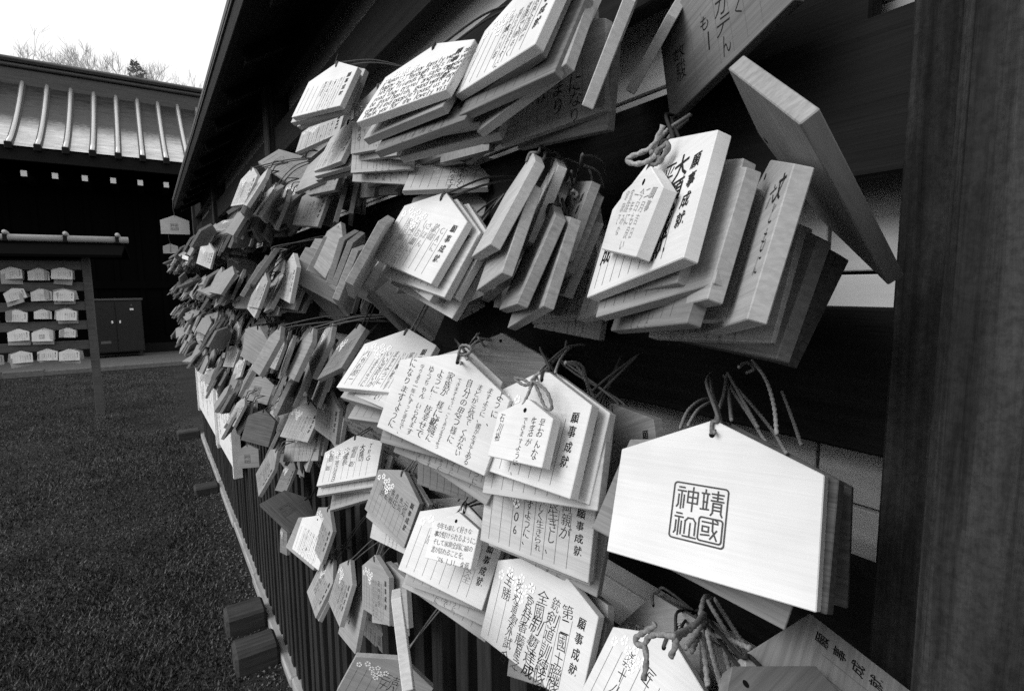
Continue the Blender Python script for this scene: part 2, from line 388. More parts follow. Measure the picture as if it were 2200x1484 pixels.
DATA = [
('a1', (0.2967, 0.9591, 0.382), (-0.6821, -0.4395, 0.2848, 0.5104), 0.1400, 'fresh', {'ink': 'pen', 'size': 0.05, 'blos': 0}, 'front tablet of the small stack hanging alone at the far left of the top row', None),
('a2', (0.3004, 0.9804, 0.3788), (0.6971, 0.4399, -0.2813, -0.4914), 0.1400, 'pale', {'blos': 0, 'hdr': 0, 'rule': 0, 'body': 0}, 'thin tablet showing only its bottom edge right behind the highest far left front tablet', 0),
('a3', (0.3104, 0.9951, 0.3807), (-0.6958, -0.4222, 0.3064, 0.4938), 0.1400, 'pale', {'blos': 0, 'hdr': 0, 'rule': 0, 'body': 0}, 'third tablet down in the small far left stack of the top row', 0),
('a3b', (0.3266, 1.0183, 0.4028), (-0.6847, -0.4491, 0.3043, 0.4866), 0.1400, 'pale', {'blos': 0, 'hdr': 0, 'rule': 0, 'body': 0}, 'dark rearmost tablet sticking out right of the small top row stack', 0),
('a4', (0.4059, 1.4441, 0.4354), (0.8038, 0.3622, -0.3062, -0.3592), 0.1400, 'pale', {'ink': 'pen', 'size': 0.05}, 'pale tablet with written lower half hanging below the small top row stack', None),
('a5', (0.3413, 1.0485, 0.3158), (0.6229, 0.3901, -0.3377, -0.588), 0.1400, 'pale', {'ink': 'pen', 'blos': 0, 'size': 0.05}, 'steeply tilted ruled tablet with faint writing, left of the one with large kana', None),
('a6', (0.3497, 1.0541, 0.3066), (0.6625, 0.4008, -0.3176, -0.5474), 0.1400, 'pale', {'blos': 0, 'hdr': 0, 'rule': 0, 'body': 0}, 'tablet edge directly under the steeply tilted faintly written tablet in the top row', 0),
('a7', (0.3591, 1.0832, 0.3041), (0.6582, 0.4037, -0.3157, -0.5515), 0.1400, 'pale', {'blos': 0, 'hdr': 0, 'rule': 0, 'body': 0}, 'lowest of three stacked edges under the steeply tilted faintly written top row tablet', 0),
('a8', (0.2844, 0.5639, 0.2673), (0.7263, 0.3571, -0.2761, -0.5184), 0.1400, 'fresh', {'cols': None, 'rows': ['Please keep my family well and', 'happy all through this new year,', 'let my friends be safe on every', 'road they travel and may there', 'be good health, good work and', 'many kind people round us all.', 'Thank you for the lovely visit'], 'size': 0.078, 'rp': 0.066, 'ru': -0.44, 'rv': -0.3, 'rule': 0, 'adv': 0.68, 'ink': 'pen'}, 'bright tablet covered in dense slanted handwritten English lines in the top row', None),
('a9', (0.3298, 0.8626, 0.3228), (-0.5595, -0.5449, 0.3977, 0.4815), 0.1400, 'pale', {'hdr': 0, 'cols': ['', 'なれ', 'しますように。', 'ソナナい', '仁三、', '丸田泰る'], 'size': 0.095, 'u0': 0.37, 'pitch': 0.14, 'span': 0.5, 'ink': 'ink', 'jit': 1.5, 'v0': -0.24}, 'tablet with large bold kana columns half hidden behind the English one', None),
('a10', (0.3375, 0.8779, 0.3137), (-0.54, -0.5363, 0.4084, 0.504), 0.1400, 'pale', {'blos': 0, 'hdr': 0, 'rule': 0, 'body': 0}, 'plain tablet edge just below the tablet with large bold kana', 0),
('a11', (0.3484, 0.8887, 0.2958), (0.6068, 0.5779, -0.3445, -0.4232), 0.1400, 'pale', {}, 'wider plain tablet second below the one with large bold kana', 0),
('a12', (0.3572, 0.9073, 0.2807), (-0.5757, -0.5855, 0.3389, 0.4593), 0.1400, 'pale', {'cols': ['しますように。', 'ずっといつもに。', 'みんなでくらつに', 'げんきでいる', 'さらにすてき'], 'size': 0.085, 'u0': 0.4, 'pitch': 0.15, 'span': 0.55, 'ink': 'ink', 'hdr': 0, 'v0': -0.2}, 'tablet showing one row of bold kana along its bottom edge, under the top row stack', 0),
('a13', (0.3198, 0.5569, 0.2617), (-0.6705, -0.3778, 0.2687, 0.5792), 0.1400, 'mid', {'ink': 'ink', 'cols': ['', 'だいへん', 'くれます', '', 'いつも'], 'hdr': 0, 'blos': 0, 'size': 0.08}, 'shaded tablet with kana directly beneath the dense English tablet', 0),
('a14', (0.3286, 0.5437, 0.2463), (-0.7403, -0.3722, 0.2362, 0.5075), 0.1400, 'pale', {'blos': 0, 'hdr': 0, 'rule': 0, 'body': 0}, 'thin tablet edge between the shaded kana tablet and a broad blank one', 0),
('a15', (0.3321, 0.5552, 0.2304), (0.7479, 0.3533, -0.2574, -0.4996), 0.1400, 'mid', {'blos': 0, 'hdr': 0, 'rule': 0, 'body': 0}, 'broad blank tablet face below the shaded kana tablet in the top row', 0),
('a16', (0.4064, 0.8166, 0.2417), (0.1178, 0.9637, -0.2394, 0.0065), 0.1376, 'mid', {'blos': 0, 'hdr': 0, 'rule': 0, 'body': 0}, 'flat lying thin tablet near the bottom of the top row stack', None),
('a17', (0.4492, 0.8249, 0.226), (0.8509, 0.3585, -0.1459, -0.3552), 0.1400, 'pale', {'cols': ['', '今年もなく', 'みんなです', '', '', ''], 'size': 0.085, 'span': 0.5, 'u0': 0.26, 'ink': 'ink', 'hdr': 0}, 'ruled tablet hanging lowest in the top row with two short kana words', None),
('a18', (0.3084, 0.4138, 0.2771), (-0.5875, -0.3686, 0.3693, 0.6186), 0.1400, 'fresh', {'ink': 'ink', 'blos': 1, 'size': 0.06, 'cols': ['家族全員が', '健康で明るく', '暮らせますように', '平成十八年']}, 'bright written tablet fronting the thick stack at the top edge beside the English one', None),
('a19', (0.3207, 0.4261, 0.2741), (-0.5878, -0.3463, 0.3893, 0.6189), 0.1400, 'pale', {'blos': 0, 'hdr': 0, 'rule': 0, 'body': 0}, 'second tablet in the thick stack at the top edge, behind its written front tablet', 0),
('a20', (0.3382, 0.4509, 0.2791), (-0.6229, -0.3451, 0.3764, 0.5927), 0.1400, 'pale', {'blos': 0, 'hdr': 0, 'rule': 0, 'body': 0}, 'third tablet in the thick stack at the top edge showing rough saw marks', 0),
('a21', (0.3482, 0.4198, 0.2749), (0.5458, 0.3693, -0.3779, -0.6503), 0.1400, 'pale', {'blos': 0, 'hdr': 0, 'rule': 0, 'body': 0}, 'fourth and lowest tablet of the thick stack at the top edge', 0),
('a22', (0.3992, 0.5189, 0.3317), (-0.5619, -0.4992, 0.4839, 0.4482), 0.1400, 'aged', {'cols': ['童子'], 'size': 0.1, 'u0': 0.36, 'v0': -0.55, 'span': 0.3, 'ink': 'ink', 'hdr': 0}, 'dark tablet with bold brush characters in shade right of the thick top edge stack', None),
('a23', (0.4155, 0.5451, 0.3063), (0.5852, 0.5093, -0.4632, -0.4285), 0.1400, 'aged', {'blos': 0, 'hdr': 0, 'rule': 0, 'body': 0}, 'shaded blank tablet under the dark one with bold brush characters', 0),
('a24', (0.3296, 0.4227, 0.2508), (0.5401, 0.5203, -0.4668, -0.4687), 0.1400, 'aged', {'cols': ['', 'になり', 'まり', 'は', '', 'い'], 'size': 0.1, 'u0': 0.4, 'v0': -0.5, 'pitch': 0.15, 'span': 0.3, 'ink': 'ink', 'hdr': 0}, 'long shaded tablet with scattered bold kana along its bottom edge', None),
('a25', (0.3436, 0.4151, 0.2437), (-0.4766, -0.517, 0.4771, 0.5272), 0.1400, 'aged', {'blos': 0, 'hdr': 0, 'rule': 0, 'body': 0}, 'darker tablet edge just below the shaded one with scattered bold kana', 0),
('a26', (0.3622, 1.293, 0.3155), (0.6716, 0.3786, -0.3416, -0.5375), 0.1400, 'pale', {'blos': 0, 'hdr': 0, 'rule': 0, 'body': 0}, 'small plain tablet tip under the faintly written steep tablets at left', 0),
('a27', (0.4524, 1.605, 0.2951), (0.7486, 0.3338, -0.3239, -0.4725), 0.1233, 'pale', {}, 'small blank tablet tilted down behind the lower end of the top row', None),
('a28', (0.4322, 1.3185, 0.2727), (0.4832, 0.5741, -0.4, -0.5262), 0.1225, 'pale', {}, 'small square looking faintly written tablet hanging straight under the top row', None),
('c11', (0.3433, 0.3241, 0.2503), (-0.2417, -0.3366, 0.4424, 0.7954), 0.1400, 'pale', {'blos': 0, 'hdr': 0, 'rule': 0, 'body': 0}, 'long tablet seen edge on hanging down from the top edge, left of two', 0),
('c12', (0.4363, 0.3557, 0.2742), (0.2302, 0.3141, -0.3933, -0.8329), 0.1250, 'pale', {'blos': 0, 'hdr': 0, 'rule': 0, 'body': 0}, 'shorter tablet seen edge on from the top edge, beside the dark kana tablet', 0),
('c10', (0.4105, 0.3105, 0.2803), (0.4938, 0.3421, -0.6149, -0.5109), 0.1500, 'aged', {'hdr': 0, 'blos': 0, 'cols': ['', 'ゝく', 'カテん', 'もー', '', '数駿'], 'size': 0.1, 'u0': 0.3, 'pitch': 0.125, 'v0': -0.4, 'span': 0.45, 'ink': 'ink', 'jit': 1.8}, 'big dark tablet with vertical kana and rules hanging at the top near the post', (0.44, 0.36, 1.762)),
('c9', (0.3397, 0.211, 0.0974), (-0.2573, 0.0789, 0.8906, 0.3667), 0.1400, 'aged', {'blos': 0, 'hdr': 0, 'rule': 0, 'body': 0}, 'tablet flung over backwards showing its dark blank side beside the right post', 0),
('b1', (0.2894, 0.5607, 0.1069), (-0.5898, -0.4399, 0.2672, 0.6223), 0.1400, 'fresh', {'ink': 'pencil', 'cols': ['CAに', '就職', 'さほん', '（お願い）', '平成十八年一月', '東京都'], 'size': 0.07}, 'brilliant white front tablet with faint grey writing in the middle of the second row', None),
('b2', (0.3, 0.5537, 0.0992), (-0.5785, -0.4656, 0.2606, 0.6169), 0.1400, 'fresh', {'ink': 'pencil'}, 'white tablet with printed heading just behind the brilliant white one', 0),
('b3', (0.3134, 0.5514, 0.0948), (-0.5638, -0.4582, 0.2722, 0.631), 0.1400, 'fresh', {'blos': 0, 'hdr': 0, 'rule': 0, 'body': 0}, 'third white tablet behind the brilliant white one, mostly hidden', 0),
('b4', (0.3018, 0.4095, 0.1213), (0.4747, 0.2688, -0.4253, -0.7222), 0.1400, 'pale', {'blos': 0, 'hdr': 0, 'rule': 0, 'body': 0}, 'narrow bright tablet standing up tall right of the brilliant white stack', (0.44, 0.54, 1.757)),
('b5', (0.2975, 0.4186, 0.0987), (-0.485, -0.2792, 0.4922, 0.6667), 0.1400, 'mid', {'blos': 0, 'hdr': 0, 'rule': 0, 'body': 0}, 'narrow tablet with long shaded edge right of the tall bright narrow one', (0.44, 0.54, 1.757)),
('b6', (0.3641, 0.4538, 0.1325), (-0.4375, -0.2691, 0.4851, 0.7077), 0.1400, 'pale', {'blos': 0, 'hdr': 0, 'rule': 0, 'body': 0}, 'tall narrow tablet nearest the knotted cords of the second row', (0.44, 0.54, 1.757)),
('b7', (0.3604, 0.5147, 0.0884), (-0.4944, -0.2589, 0.5027, 0.6602), 0.1400, 'aged', {'blos': 0, 'hdr': 0, 'rule': 0, 'body': 0}, 'small tablet corner below the narrow edge on tablets of the second row', 0),
('b8', (0.3112, 0.3927, 0.074), (-0.4571, -0.2529, 0.4743, 0.7086), 0.1400, 'aged', {'blos': 0, 'hdr': 0, 'rule': 0, 'body': 0}, 'dark edge on tablet behind the tall narrow ones of the second row', (0.44, 0.54, 1.757)),
('b9', (0.3175, 0.3954, 0.0654), (0.5035, 0.2491, -0.5133, -0.6488), 0.1400, 'aged', {'blos': 0, 'hdr': 0, 'rule': 0, 'body': 0}, 'long edge on tablet reaching lowest right of the narrow group in the second row', (0.44, 0.54, 1.757)),
('b10', (0.3616, 0.6755, 0.0291), (0.1975, 0.9726, -0.1204, -0.0237), 0.1400, 'pale', {'hdr': 0, 'cols': ['', '', '', '', '', 'えん'], 'size': 0.12, 'ink': 'pen', 'rule': 0, 'v0': -0.5, 'span': 0.3}, 'tablet with one large kana scrawl poking out under the brilliant white stack', None),
('b12', (0.4089, 0.7805, 0.0), (0.2249, 0.8885, -0.2996, -0.2649), 0.1379, 'pale', {'ink': 'ink', 'size': 0.06}, 'ruled tablet lowest under the brilliant white stack', None),
('b13', (0.4209, 0.4855, 0.1236), (-0.6499, -0.7061, -0.1112, -0.2582), 0.1378, 'mid', {'cols': ['美又', '家内安全'], 'u0': 0.3, 'size': 0.1, 'span': 0.45, 'pitch': 0.18, 'hdr': 0, 'rule': 0, 'ink': 'ink', 'blos': 0}, 'shaded tablet with bold brush name below the knotted cords', (0.44, 0.54, 1.757)),
('b14', (0.4387, 0.517, 0.0515), (0.5667, 0.4311, -0.475, -0.5172), 0.1331, 'mid', {'cols': ['サラトアテくり', 'を訪れてセー', 'がんば、', 'いつも'], 'u0': 0.26, 'size': 0.085, 'span': 0.5, 'ink': 'ink'}, 'dark ruled tablet with long katakana column left of the big right hand stack', (0.44, 0.54, 1.757)),
('b15', (0.4383, 0.5052, 0.0318), (0.5284, 0.4676, -0.4384, -0.5568), 0.1256, 'mid', {'ink': 'ink'}, 'dark tablet bottom with scrawled characters under the long katakana tablet', 0),
('c1', (0.2694, 0.2403, 0.0745), (-0.383, -0.337, 0.4695, 0.7206), 0.0779, 'fresh', {'hdr': 0, 'rule': 0, 'blos': 0, 'cols': ['願事', '二月吉日', '今日も良い', '一年に', '家族みな', '健康で'], 'size': 0.095, 'u0': 0.33, 'pitch': 0.13, 'v0': -0.24, 'span': 0.55, 'ink': 'pencil'}, 'mini tablet with faint writing tied by a bow on the big right stack', 0),
('c2', (0.2985, 0.253, 0.0974), (-0.5049, -0.2662, 0.5078, 0.6452), 0.1400, 'fresh', {'cols': ['大願成就', '平成', '', 'ノ', '', '', '心願成'], 'size': 0.11, 'span': 0.5, 'ink': 'ink', 'blos': 0, 'v0': -0.26}, 'large front tablet behind the bow tied mini tablet, with brush heading', (0.44, 0.36, 1.762)),
('c3', (0.3165, 0.2629, 0.0914), (-0.4677, -0.2835, 0.505, 0.6678), 0.1400, 'pale', {'blos': 0, 'hdr': 0, 'rule': 0, 'body': 0}, 'tablet directly behind the large front one carrying the bow tied mini tablet', 0),
('c4', (0.3491, 0.3051, 0.075), (0.5748, 0.2803, -0.4654, -0.6119), 0.1400, 'pale', {'cols': ['', '', 'ん', 'リ', '', 'り'], 'size': 0.1, 'v0': -0.55, 'span': 0.3, 'ink': 'ink', 'hdr': 0, 'blos': 0}, 'low tablet with bold marks sticking out left beneath the bow tied stack', 0),
('c5', (0.3158, 0.2356, 0.0793), (0.4485, 0.2489, -0.5264, -0.6781), 0.1400, 'mid', {'cols': ['', '一りへ', '', '', 'しい'], 'size': 0.09, 'span': 0.5, 'ink': 'ink', 'hdr': 0, 'blos': 0}, 'tablet with wide shaded face second in the big right hand stack', 0),  # middle tone here stands in for shade between stacked boards
('c6b', (0.3323, 0.2367, 0.0747), (-0.4312, -0.2973, 0.524, 0.6716), 0.1400, 'mid', {'cols': ['', '', 'ソ', 'リ', '', 'ん'], 'size': 0.1, 'v0': -0.6, 'span': 0.2, 'ink': 'ink', 'hdr': 0, 'blos': 0}, 'dark tablet with long grained edge in the middle of the big right hand stack', 0),
('c6', (0.311, 0.1848, 0.0724), (0.3373, 0.1776, -0.5799, -0.72), 0.1400, 'mid', {'cols': ['文ともに', '六'], 'u0': 0.4, 'size': 0.085, 'span': 0.4, 'ink': 'ink', 'hdr': 0, 'rule': 0, 'blos': 0, 'v0': -0.25}, 'tablet with one bold brush character at its upper right corner in the right stack', 0),
('c7', (0.3657, 0.2441, 0.0575), (-0.4972, -0.3292, 0.4876, 0.6377), 0.1400, 'mid', {'hdr': 0, 'blos': 0, 'ink': 'pen', 'size': 0.04, 'v0': -0.55, 'span': 0.25}, 'ruled tablet with saw marked edge lowest in the big right hand stack', 0),
('c7b', (0.3728, 0.2241, 0.0515), (0.4281, 0.2979, -0.5001, -0.6913), 0.1400, 'aged', {'blos': 0, 'hdr': 0, 'rule': 0, 'body': 0}, 'dark tablet just behind the saw marked one in the big right hand stack', 0),
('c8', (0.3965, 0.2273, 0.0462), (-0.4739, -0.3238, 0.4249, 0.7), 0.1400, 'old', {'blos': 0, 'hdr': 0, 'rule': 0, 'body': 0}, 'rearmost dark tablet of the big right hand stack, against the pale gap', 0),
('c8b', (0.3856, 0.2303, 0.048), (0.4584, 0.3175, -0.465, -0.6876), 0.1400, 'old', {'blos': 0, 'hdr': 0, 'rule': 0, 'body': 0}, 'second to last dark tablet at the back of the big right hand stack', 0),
('d1', (0.2937, 0.69, -0.0576), (0.7623, 0.3096, -0.2365, -0.5169), 0.1400, 'fresh', {'cols': ['家', 'いい仕事に就けます', 'ますように', 'いい出会いが', 'ありますように', '', '八谷石原一'], 'size': 0.07, 'ink': 'pen', 'span': 0.42}, 'white tablet with blossoms and pen lines at the left of the third row', None),
('d2', (0.2952, 0.6949, -0.0713), (-0.674, -0.2979, 0.2622, 0.6231), 0.1400, 'pale', {'hdr': 0, 'blos': 0, 'cols': ['う', 'おねがい', '鍋', 'ります'], 'u0': 0.35, 'size': 0.08, 'v0': -0.45, 'span': 0.3, 'ink': 'ink'}, 'tablet wedge with brush marks peeking out below the white blossom tablet', 0),
('d3', (0.2594, 0.4772, -0.0674), (-0.6452, -0.5439, 0.2371, 0.4814), 0.1400, 'fresh', {'hdr': 0, 'rule': 0, 'blos': 0, 'cols': ['ように、', 'ますように、鑑が生きてある', 'まどが元気で くかない', '自分の思う様に', 'できますように ごくありますよう', '家族が 様に就職に', 'ように… 皆幸せで', 'ゆうちゃん いられます', '守りある一年にずっと幸せで、', 'になりますように'], 'u0': 0.42, 'pitch': 0.088, 'v0': -0.19, 'size': 0.062, 'span': 0.55, 'ink': 'ink', 'jit': 1.3}, 'large white tablet densely filled with bold vertical kana columns', (0.44, 0.81, 1.5)),
('d3b', (0.285, 0.5129, -0.0669), (0.6579, 0.4198, -0.3049, -0.5459), 0.1400, 'pale', {'blos': 0, 'hdr': 0, 'rule': 0, 'body': 0}, 'tablet corner peeking out behind the densely filled kana tablet', 0),
('d5', (0.2988, 0.3885, -0.077), (0.6155, 0.3751, -0.4086, -0.5599), 0.1400, 'fresh', {'cols': ['', '', '', '長、', '', '', 'す。'], 'size': 0.06, 'ink': 'pen', 'v0': -0.62, 'span': 0.2}, 'white tablet with blossoms and clear printed heading behind a mini tablet', (0.44, 0.557, 1.507)),
('d6', (0.3088, 0.3848, -0.0811), (-0.6334, -0.4139, 0.3713, 0.5381), 0.1400, 'fresh', {'body': 0, 'blos': 0}, 'twin white tablet with printed heading right behind the blossom one', 0),
('d7', (0.2666, 0.3707, -0.0975), (-0.6311, -0.3682, 0.408, 0.5475), 0.0744, 'fresh', {'hdr': 0, 'rule': 0, 'blos': 0, 'cols': ['早おんな', '生活が', 'できますように', '', '', '石川裕'], 'u0': 0.34, 'pitch': 0.145, 'v0': -0.26, 'size': 0.105, 'span': 0.56, 'ink': 'ink', 'jit': 1.4}, 'mini tablet with three bold kana columns tied over the white blossom tablet', 0),
('d17', (0.3688, 0.5693, -0.0596), (0.6378, 0.5103, -0.3645, -0.4471), 0.1400, 'aged', {'blos': 0, 'hdr': 0, 'rule': 0, 'body': 0}, 'grey blank tablet leaning behind the twin white tablets of the third row', 0),
('d8', (0.3613, 0.6938, -0.2459), (0.4921, 0.7516, -0.2843, -0.3347), 0.1166, 'mid', {'hdr': 0, 'blos': 0, 'body': 0}, 'grey ruled blank tablet hanging below the densely filled kana tablet', None),
('d9', (0.303, 0.4016, -0.1697), (-0.6138, -0.5248, 0.3754, 0.4547), 0.1288, 'pale', {'cols': ['両親が', '長生きし、', '楽しく生きられ', 'ますように、', '2006'], 'u0': 0.27, 'size': 0.085, 'v0': -0.27, 'span': 0.42, 'pitch': 0.108, 'ink': 'ink'}, 'tablet with bold brush wish for parents between the twin white ones and the seal', None),
('d10', (0.3173, 0.5759, -0.2762), (-0.7081, -0.4078, 0.2694, 0.5096), 0.1400, 'fresh', {'cols': ['家内安全', '', 'で皆が', '二三', '', '家族'], 'size': 0.075, 'ink': 'pencil'}, 'tablet with strong wood grain and faint writing behind the horizontal mini tablet', None),
('d10b', (0.4461, 0.8264, -0.3792), (-0.774, -0.1658, 0.1556, 0.591), 0.1400, 'pale', {'blos': 1, 'hdr': 0, 'rule': 0, 'body': 0}, 'grey tablet top with blossoms behind the horizontally written mini tablet', None),
('d11', (0.2799, 0.5288, -0.2596), (0.7069, 0.3643, -0.3605, -0.4874), 0.0764, 'fresh', {'hdr': 0, 'rule': 0, 'blos': 0, 'rows': ['今年も楽しく好きな', '事が続けられるように。', 'そして家族全員に福の', '波が訪れることを。', "   '06.1.11. 佐藤"], 'size': 0.085, 'ru': -0.4, 'rv': -0.25, 'rp': 0.115, 'ink': 'pen'}, 'mini tablet with five horizontal pen lines tied by a short cord', 0),
('d12', (0.3215, 0.4114, -0.2746), (-0.6159, -0.3997, 0.4008, 0.548), 0.1512, 'fresh', {'cols': ['第二國士聯隊', '銃剣道訓練隊', '全國制覇達成', '三宮特香藤屋之', '銃剣道學外試合', '全勝'], 'size': 0.098, 'span': 0.55, 'v0': -0.27, 'ink': 'ink', 'jit': 1.5, 'pitch': 0.118, 'u0': 0.265}, 'grained tablet crowded with heavy brush columns and white blossoms near bottom centre', None),
('d12b', (0.3494, 0.4294, -0.3064), (0.6786, 0.2761, -0.4712, -0.4912), 0.1512, 'pale', {'blos': 0, 'hdr': 0, 'rule': 1, 'body': 0}, 'ruled tablet corner behind the crowded heavy brush tablet', 0),
('d13', (0.3183, 0.2225, -0.0937), (-0.6596, -0.4033, 0.383, 0.5056), 0.1400, 'fresh', {'blos': 0, 'hdr': 0, 'rule': 0, 'body': 0, 'seal': 1}, 'large white tablet with a square seal stamp, front of its stack by the post', (0.44, 0.312, 1.515)),
('d14', (0.336, 0.2192, -0.0988), (-0.6383, -0.3738, 0.4043, 0.5379), 0.1400, 'old', {'blos': 0, 'hdr': 0, 'rule': 0, 'body': 0}, 'tablet right behind the large white one with the square seal', 0),  # dark tone is painted shade, same for the next board behind
('d15', (0.3385, 0.2175, -0.1039), (0.6067, 0.5383, -0.4011, -0.4257), 0.1400, 'old', {'blos': 0, 'hdr': 0, 'rule': 0, 'body': 0}, 'rearmost rough edged tablet behind the large white seal tablet', 0),
('d16', (0.3477, 0.2284, -0.1133), (-0.6679, -0.4482, 0.2239, 0.5503), 0.1400, 'aged', {'blos': 0, 'hdr': 0, 'rule': 0, 'body': 0}, 'tablet hanging lower below the bottom edge of the large white seal tablet', 0),
('d18', (0.3724, 0.3758, -0.1169), (-0.5485, -0.2795, 0.6153, 0.4923), 0.1400, 'aged', {'body': 0, 'blos': 0}, 'shaded tablet with printed heading between the twin white ones and the seal tablet', (0.44, 0.557, 1.507)),
('e1', (0.3274, 0.2626, -0.2797), (-0.607, -0.2716, 0.346, 0.6619), 0.1120, 'fresh', {'hdr': 0, 'cols': ['', '', '', '匠', '', '義十八三'], 'u0': 0.3, 'size': 0.1, 'span': 0.5, 'ink': 'ink'}, 'bottom edge tablet with big blossoms and a cord knotted across its top', (0.44, 0.322, 1.267)),
('e2', (0.4083, 0.349, -0.3158), (0.6455, 0.1538, -0.5445, -0.513), 0.1400, 'mid', {'hdr': 0, 'rule': 0, 'cols': ['参', '', '', '', '心願'], 'u0': 0.3, 'v0': -0.25, 'size': 0.1, 'ink': 'ink', 'span': 0.4}, 'tilted grey tablet with blossoms and bold brush bits behind the knotted bottom one', (0.44, 0.322, 1.267)),
('e3', (0.3015, 0.1825, -0.2372), (-0.9428, -0.2798, 0.0736, -0.1657), 0.1400, 'aged', {'body': 0, 'blos': 0}, 'dark tablet with large printed heading slanting in the bottom right corner', (0.44, 0.322, 1.267)),  # darker wood paints the shadow falling on this corner
('e4', (0.2671, 0.1692, -0.2218), (-0.9501, -0.3023, -0.0593, -0.0488), 0.1400, 'aged', {'blos': 0, 'hdr': 0, 'rule': 0, 'body': 0}, 'dark blank tablet in front of the slanting dark one at the bottom', 0),
('e5', (0.3013, 0.7739, -0.6032), (0.5825, 0.7387, -0.0216, -0.3384), 0.1400, 'mid', {'hdr': 0, 'cols': ['', '', '吉ハ', '三十', '二'], 'size': 0.1, 'v0': -0.3, 'span': 0.4, 'ink': 'ink'}, 'grey tablet with white blossoms cut by the bottom edge, left of centre', None),
('e6', (0.2013, 0.5141, -0.3187), (0.7227, 0.3511, 0.573, 0.1616), 0.1400, 'pale', {'blos': 0, 'hdr': 0, 'rule': 0, 'body': 0}, 'tablet seen edge on as a tall thin strip before the picket tops', 0),
('f1', (0.3336, 1.5256, -0.5887), (0.805, 0.1965, 0.0917, -0.5523), 0.1400, 'old', {'blos': 0, 'hdr': 0, 'rule': 0, 'body': 0, 'seal': 1}, 'dark tablet turned flat showing a black square seal above the pickets', None),
('f2', (0.3026, 1.3059, -0.5533), (0.6595, 0.4253, -0.3007, -0.542), 0.1400, 'aged', {'blos': 0, 'hdr': 0, 'rule': 0, 'body': 0}, 'grey blank tablet behind the white one over the pickets', None),
('f3', (0.3004, 1.2735, -0.539), (0.6412, 0.4322, -0.3465, -0.531), 0.1400, 'fresh', {'size': 0.055, 'ink': 'pen', 'blos': 0}, 'white pen written tablet between two grey ones over the pickets', 0),
('f4', (0.3154, 1.2368, -0.51), (-0.5643, -0.405, 0.3958, 0.6007), 0.1400, 'mid', {'size': 0.055, 'ink': 'pen'}, 'grey blossom tablet overlapping the white pen written one over the pickets', None),
('f5', (0.3049, 1.1827, -0.6101), (-0.6021, -0.2953, 0.3944, 0.6283), 0.1400, 'mid', {}, 'leftmost hexagon looking tablet of the three low blossom ones on the pickets', None),
('f5b', (0.3125, 1.1828, -0.6225), (-0.6135, -0.2675, 0.4026, 0.6245), 0.1400, 'mid', {'blos': 0, 'hdr': 0, 'rule': 0, 'body': 0}, 'second layer tablet right behind the leftmost of the low blossom ones', 0),
('f6', (0.2982, 1.0301, -0.5421), (0.5884, 0.312, -0.4656, -0.5828), 0.1400, 'mid', {}, 'middle one of the three low blossom tablets on the pickets', None),
('f7', (0.3043, 0.8989, -0.4786), (0.5942, 0.3917, -0.5312, -0.4597), 0.1400, 'mid', {}, 'rightmost and widest of the three low blossom tablets on the pickets', None),
('f8', (0.3033, 1.0073, -0.5887), (-0.612, -0.3176, 0.4975, 0.5265), 0.1400, 'mid', {'ink': 'pen', 'blos': 0, 'rule': 0, 'hdr': 0, 'size': 0.05, 'cols': ['', '', '', '安全祈願', '家内安全']}, 'grey nearly blank tablet hanging below the middle low blossom tablet', None),
('f9', (0.3662, 1.1354, -0.7487), (-0.389, -0.7458, 0.3072, 0.445), 0.1400, 'aged', {'ink': 'pen', 'blos': 0}, 'dark written tablet lowest behind the rightmost low blossom one', None),
('f10', (0.2657, 1.5318, -0.6454), (-0.5958, -0.3753, 0.5502, 0.4489), 0.1100, 'aged', {'cols': ['下代'], 'size': 0.12, 'hdr': 0, 'rule': 0, 'u0': 0}, 'narrow dark tablet under the black seal tablet', 0),
('g2', (0.3265, 1.4149, -0.2902), (-0.7056, -0.3698, 0.3185, 0.5138), 0.1400, 'mid', {}, 'grey blossom tablet with fine columns above the picket tops, left', None),
('g3', (0.325, 1.2199, -0.2338), (-0.5462, -0.4844, 0.4336, 0.5283), 0.1400, 'mid', {}, 'grey tablet with fine columns hanging straight right of the grey blossom one', None),
('g3b', (0.3834, 1.4936, -0.3881), (0.5682, 0.3982, -0.4384, -0.5714), 0.1400, 'mid', {}, 'lower grey tablet with sparse writing behind the fine column pair', None),
('g7', (0.3787, 1.0576, -0.2574), (0.3972, 0.8214, -0.1835, -0.3659), 0.1400, 'mid', {'hdr': 0, 'rule': 0, 'blos': 0, 'rows': ['大写真いつまでも仲良くしよう', '楽しい時につく輪を続けましょう', '   2006.1.1. 和田福永'], 'size': 0.065, 'rv': -0.46, 'rp': 0.095, 'ru': -0.45, 'ink': 'pen'}, 'grey tablet with two horizontal rows of dense writing and a date', None),
('g4', (0.3418, 1.0979, -0.3099), (0.8499, 0.3083, -0.262, -0.3376), 0.1400, 'fresh', {'hdr': 0, 'cols': ['TPG', '大成功', '副島 聡', '大成長', '平成二年六月吉日', '副島 聡'], 'u0': 0.31, 'pitch': 0.135, 'size': 0.085, 'span': 0.5, 'v0': -0.24, 'ink': 'ink'}, 'bright white tablet with bold spaced columns above the pickets', None),
('g5', (0.3396, 0.8377, -0.3108), (-0.58, -0.4734, 0.3355, 0.5718), 0.1400, 'mid', {'cols': ['元気', '勇気', '責任', '挑戦', '逆転', '有終'], 'u0': 0.27, 'size': 0.08, 'span': 0.25, 'ink': 'ink'}, 'grey blossom tablet with seven paired characters in ruled columns', None),
('g6', (0.3443, 0.8556, -0.3249), (-0.5975, -0.4571, 0.3587, 0.5526), 0.1400, 'mid', {'blos': 0, 'hdr': 0, 'rule': 0, 'body': 0}, 'tablet edge directly behind the grey one with paired characters', 0),
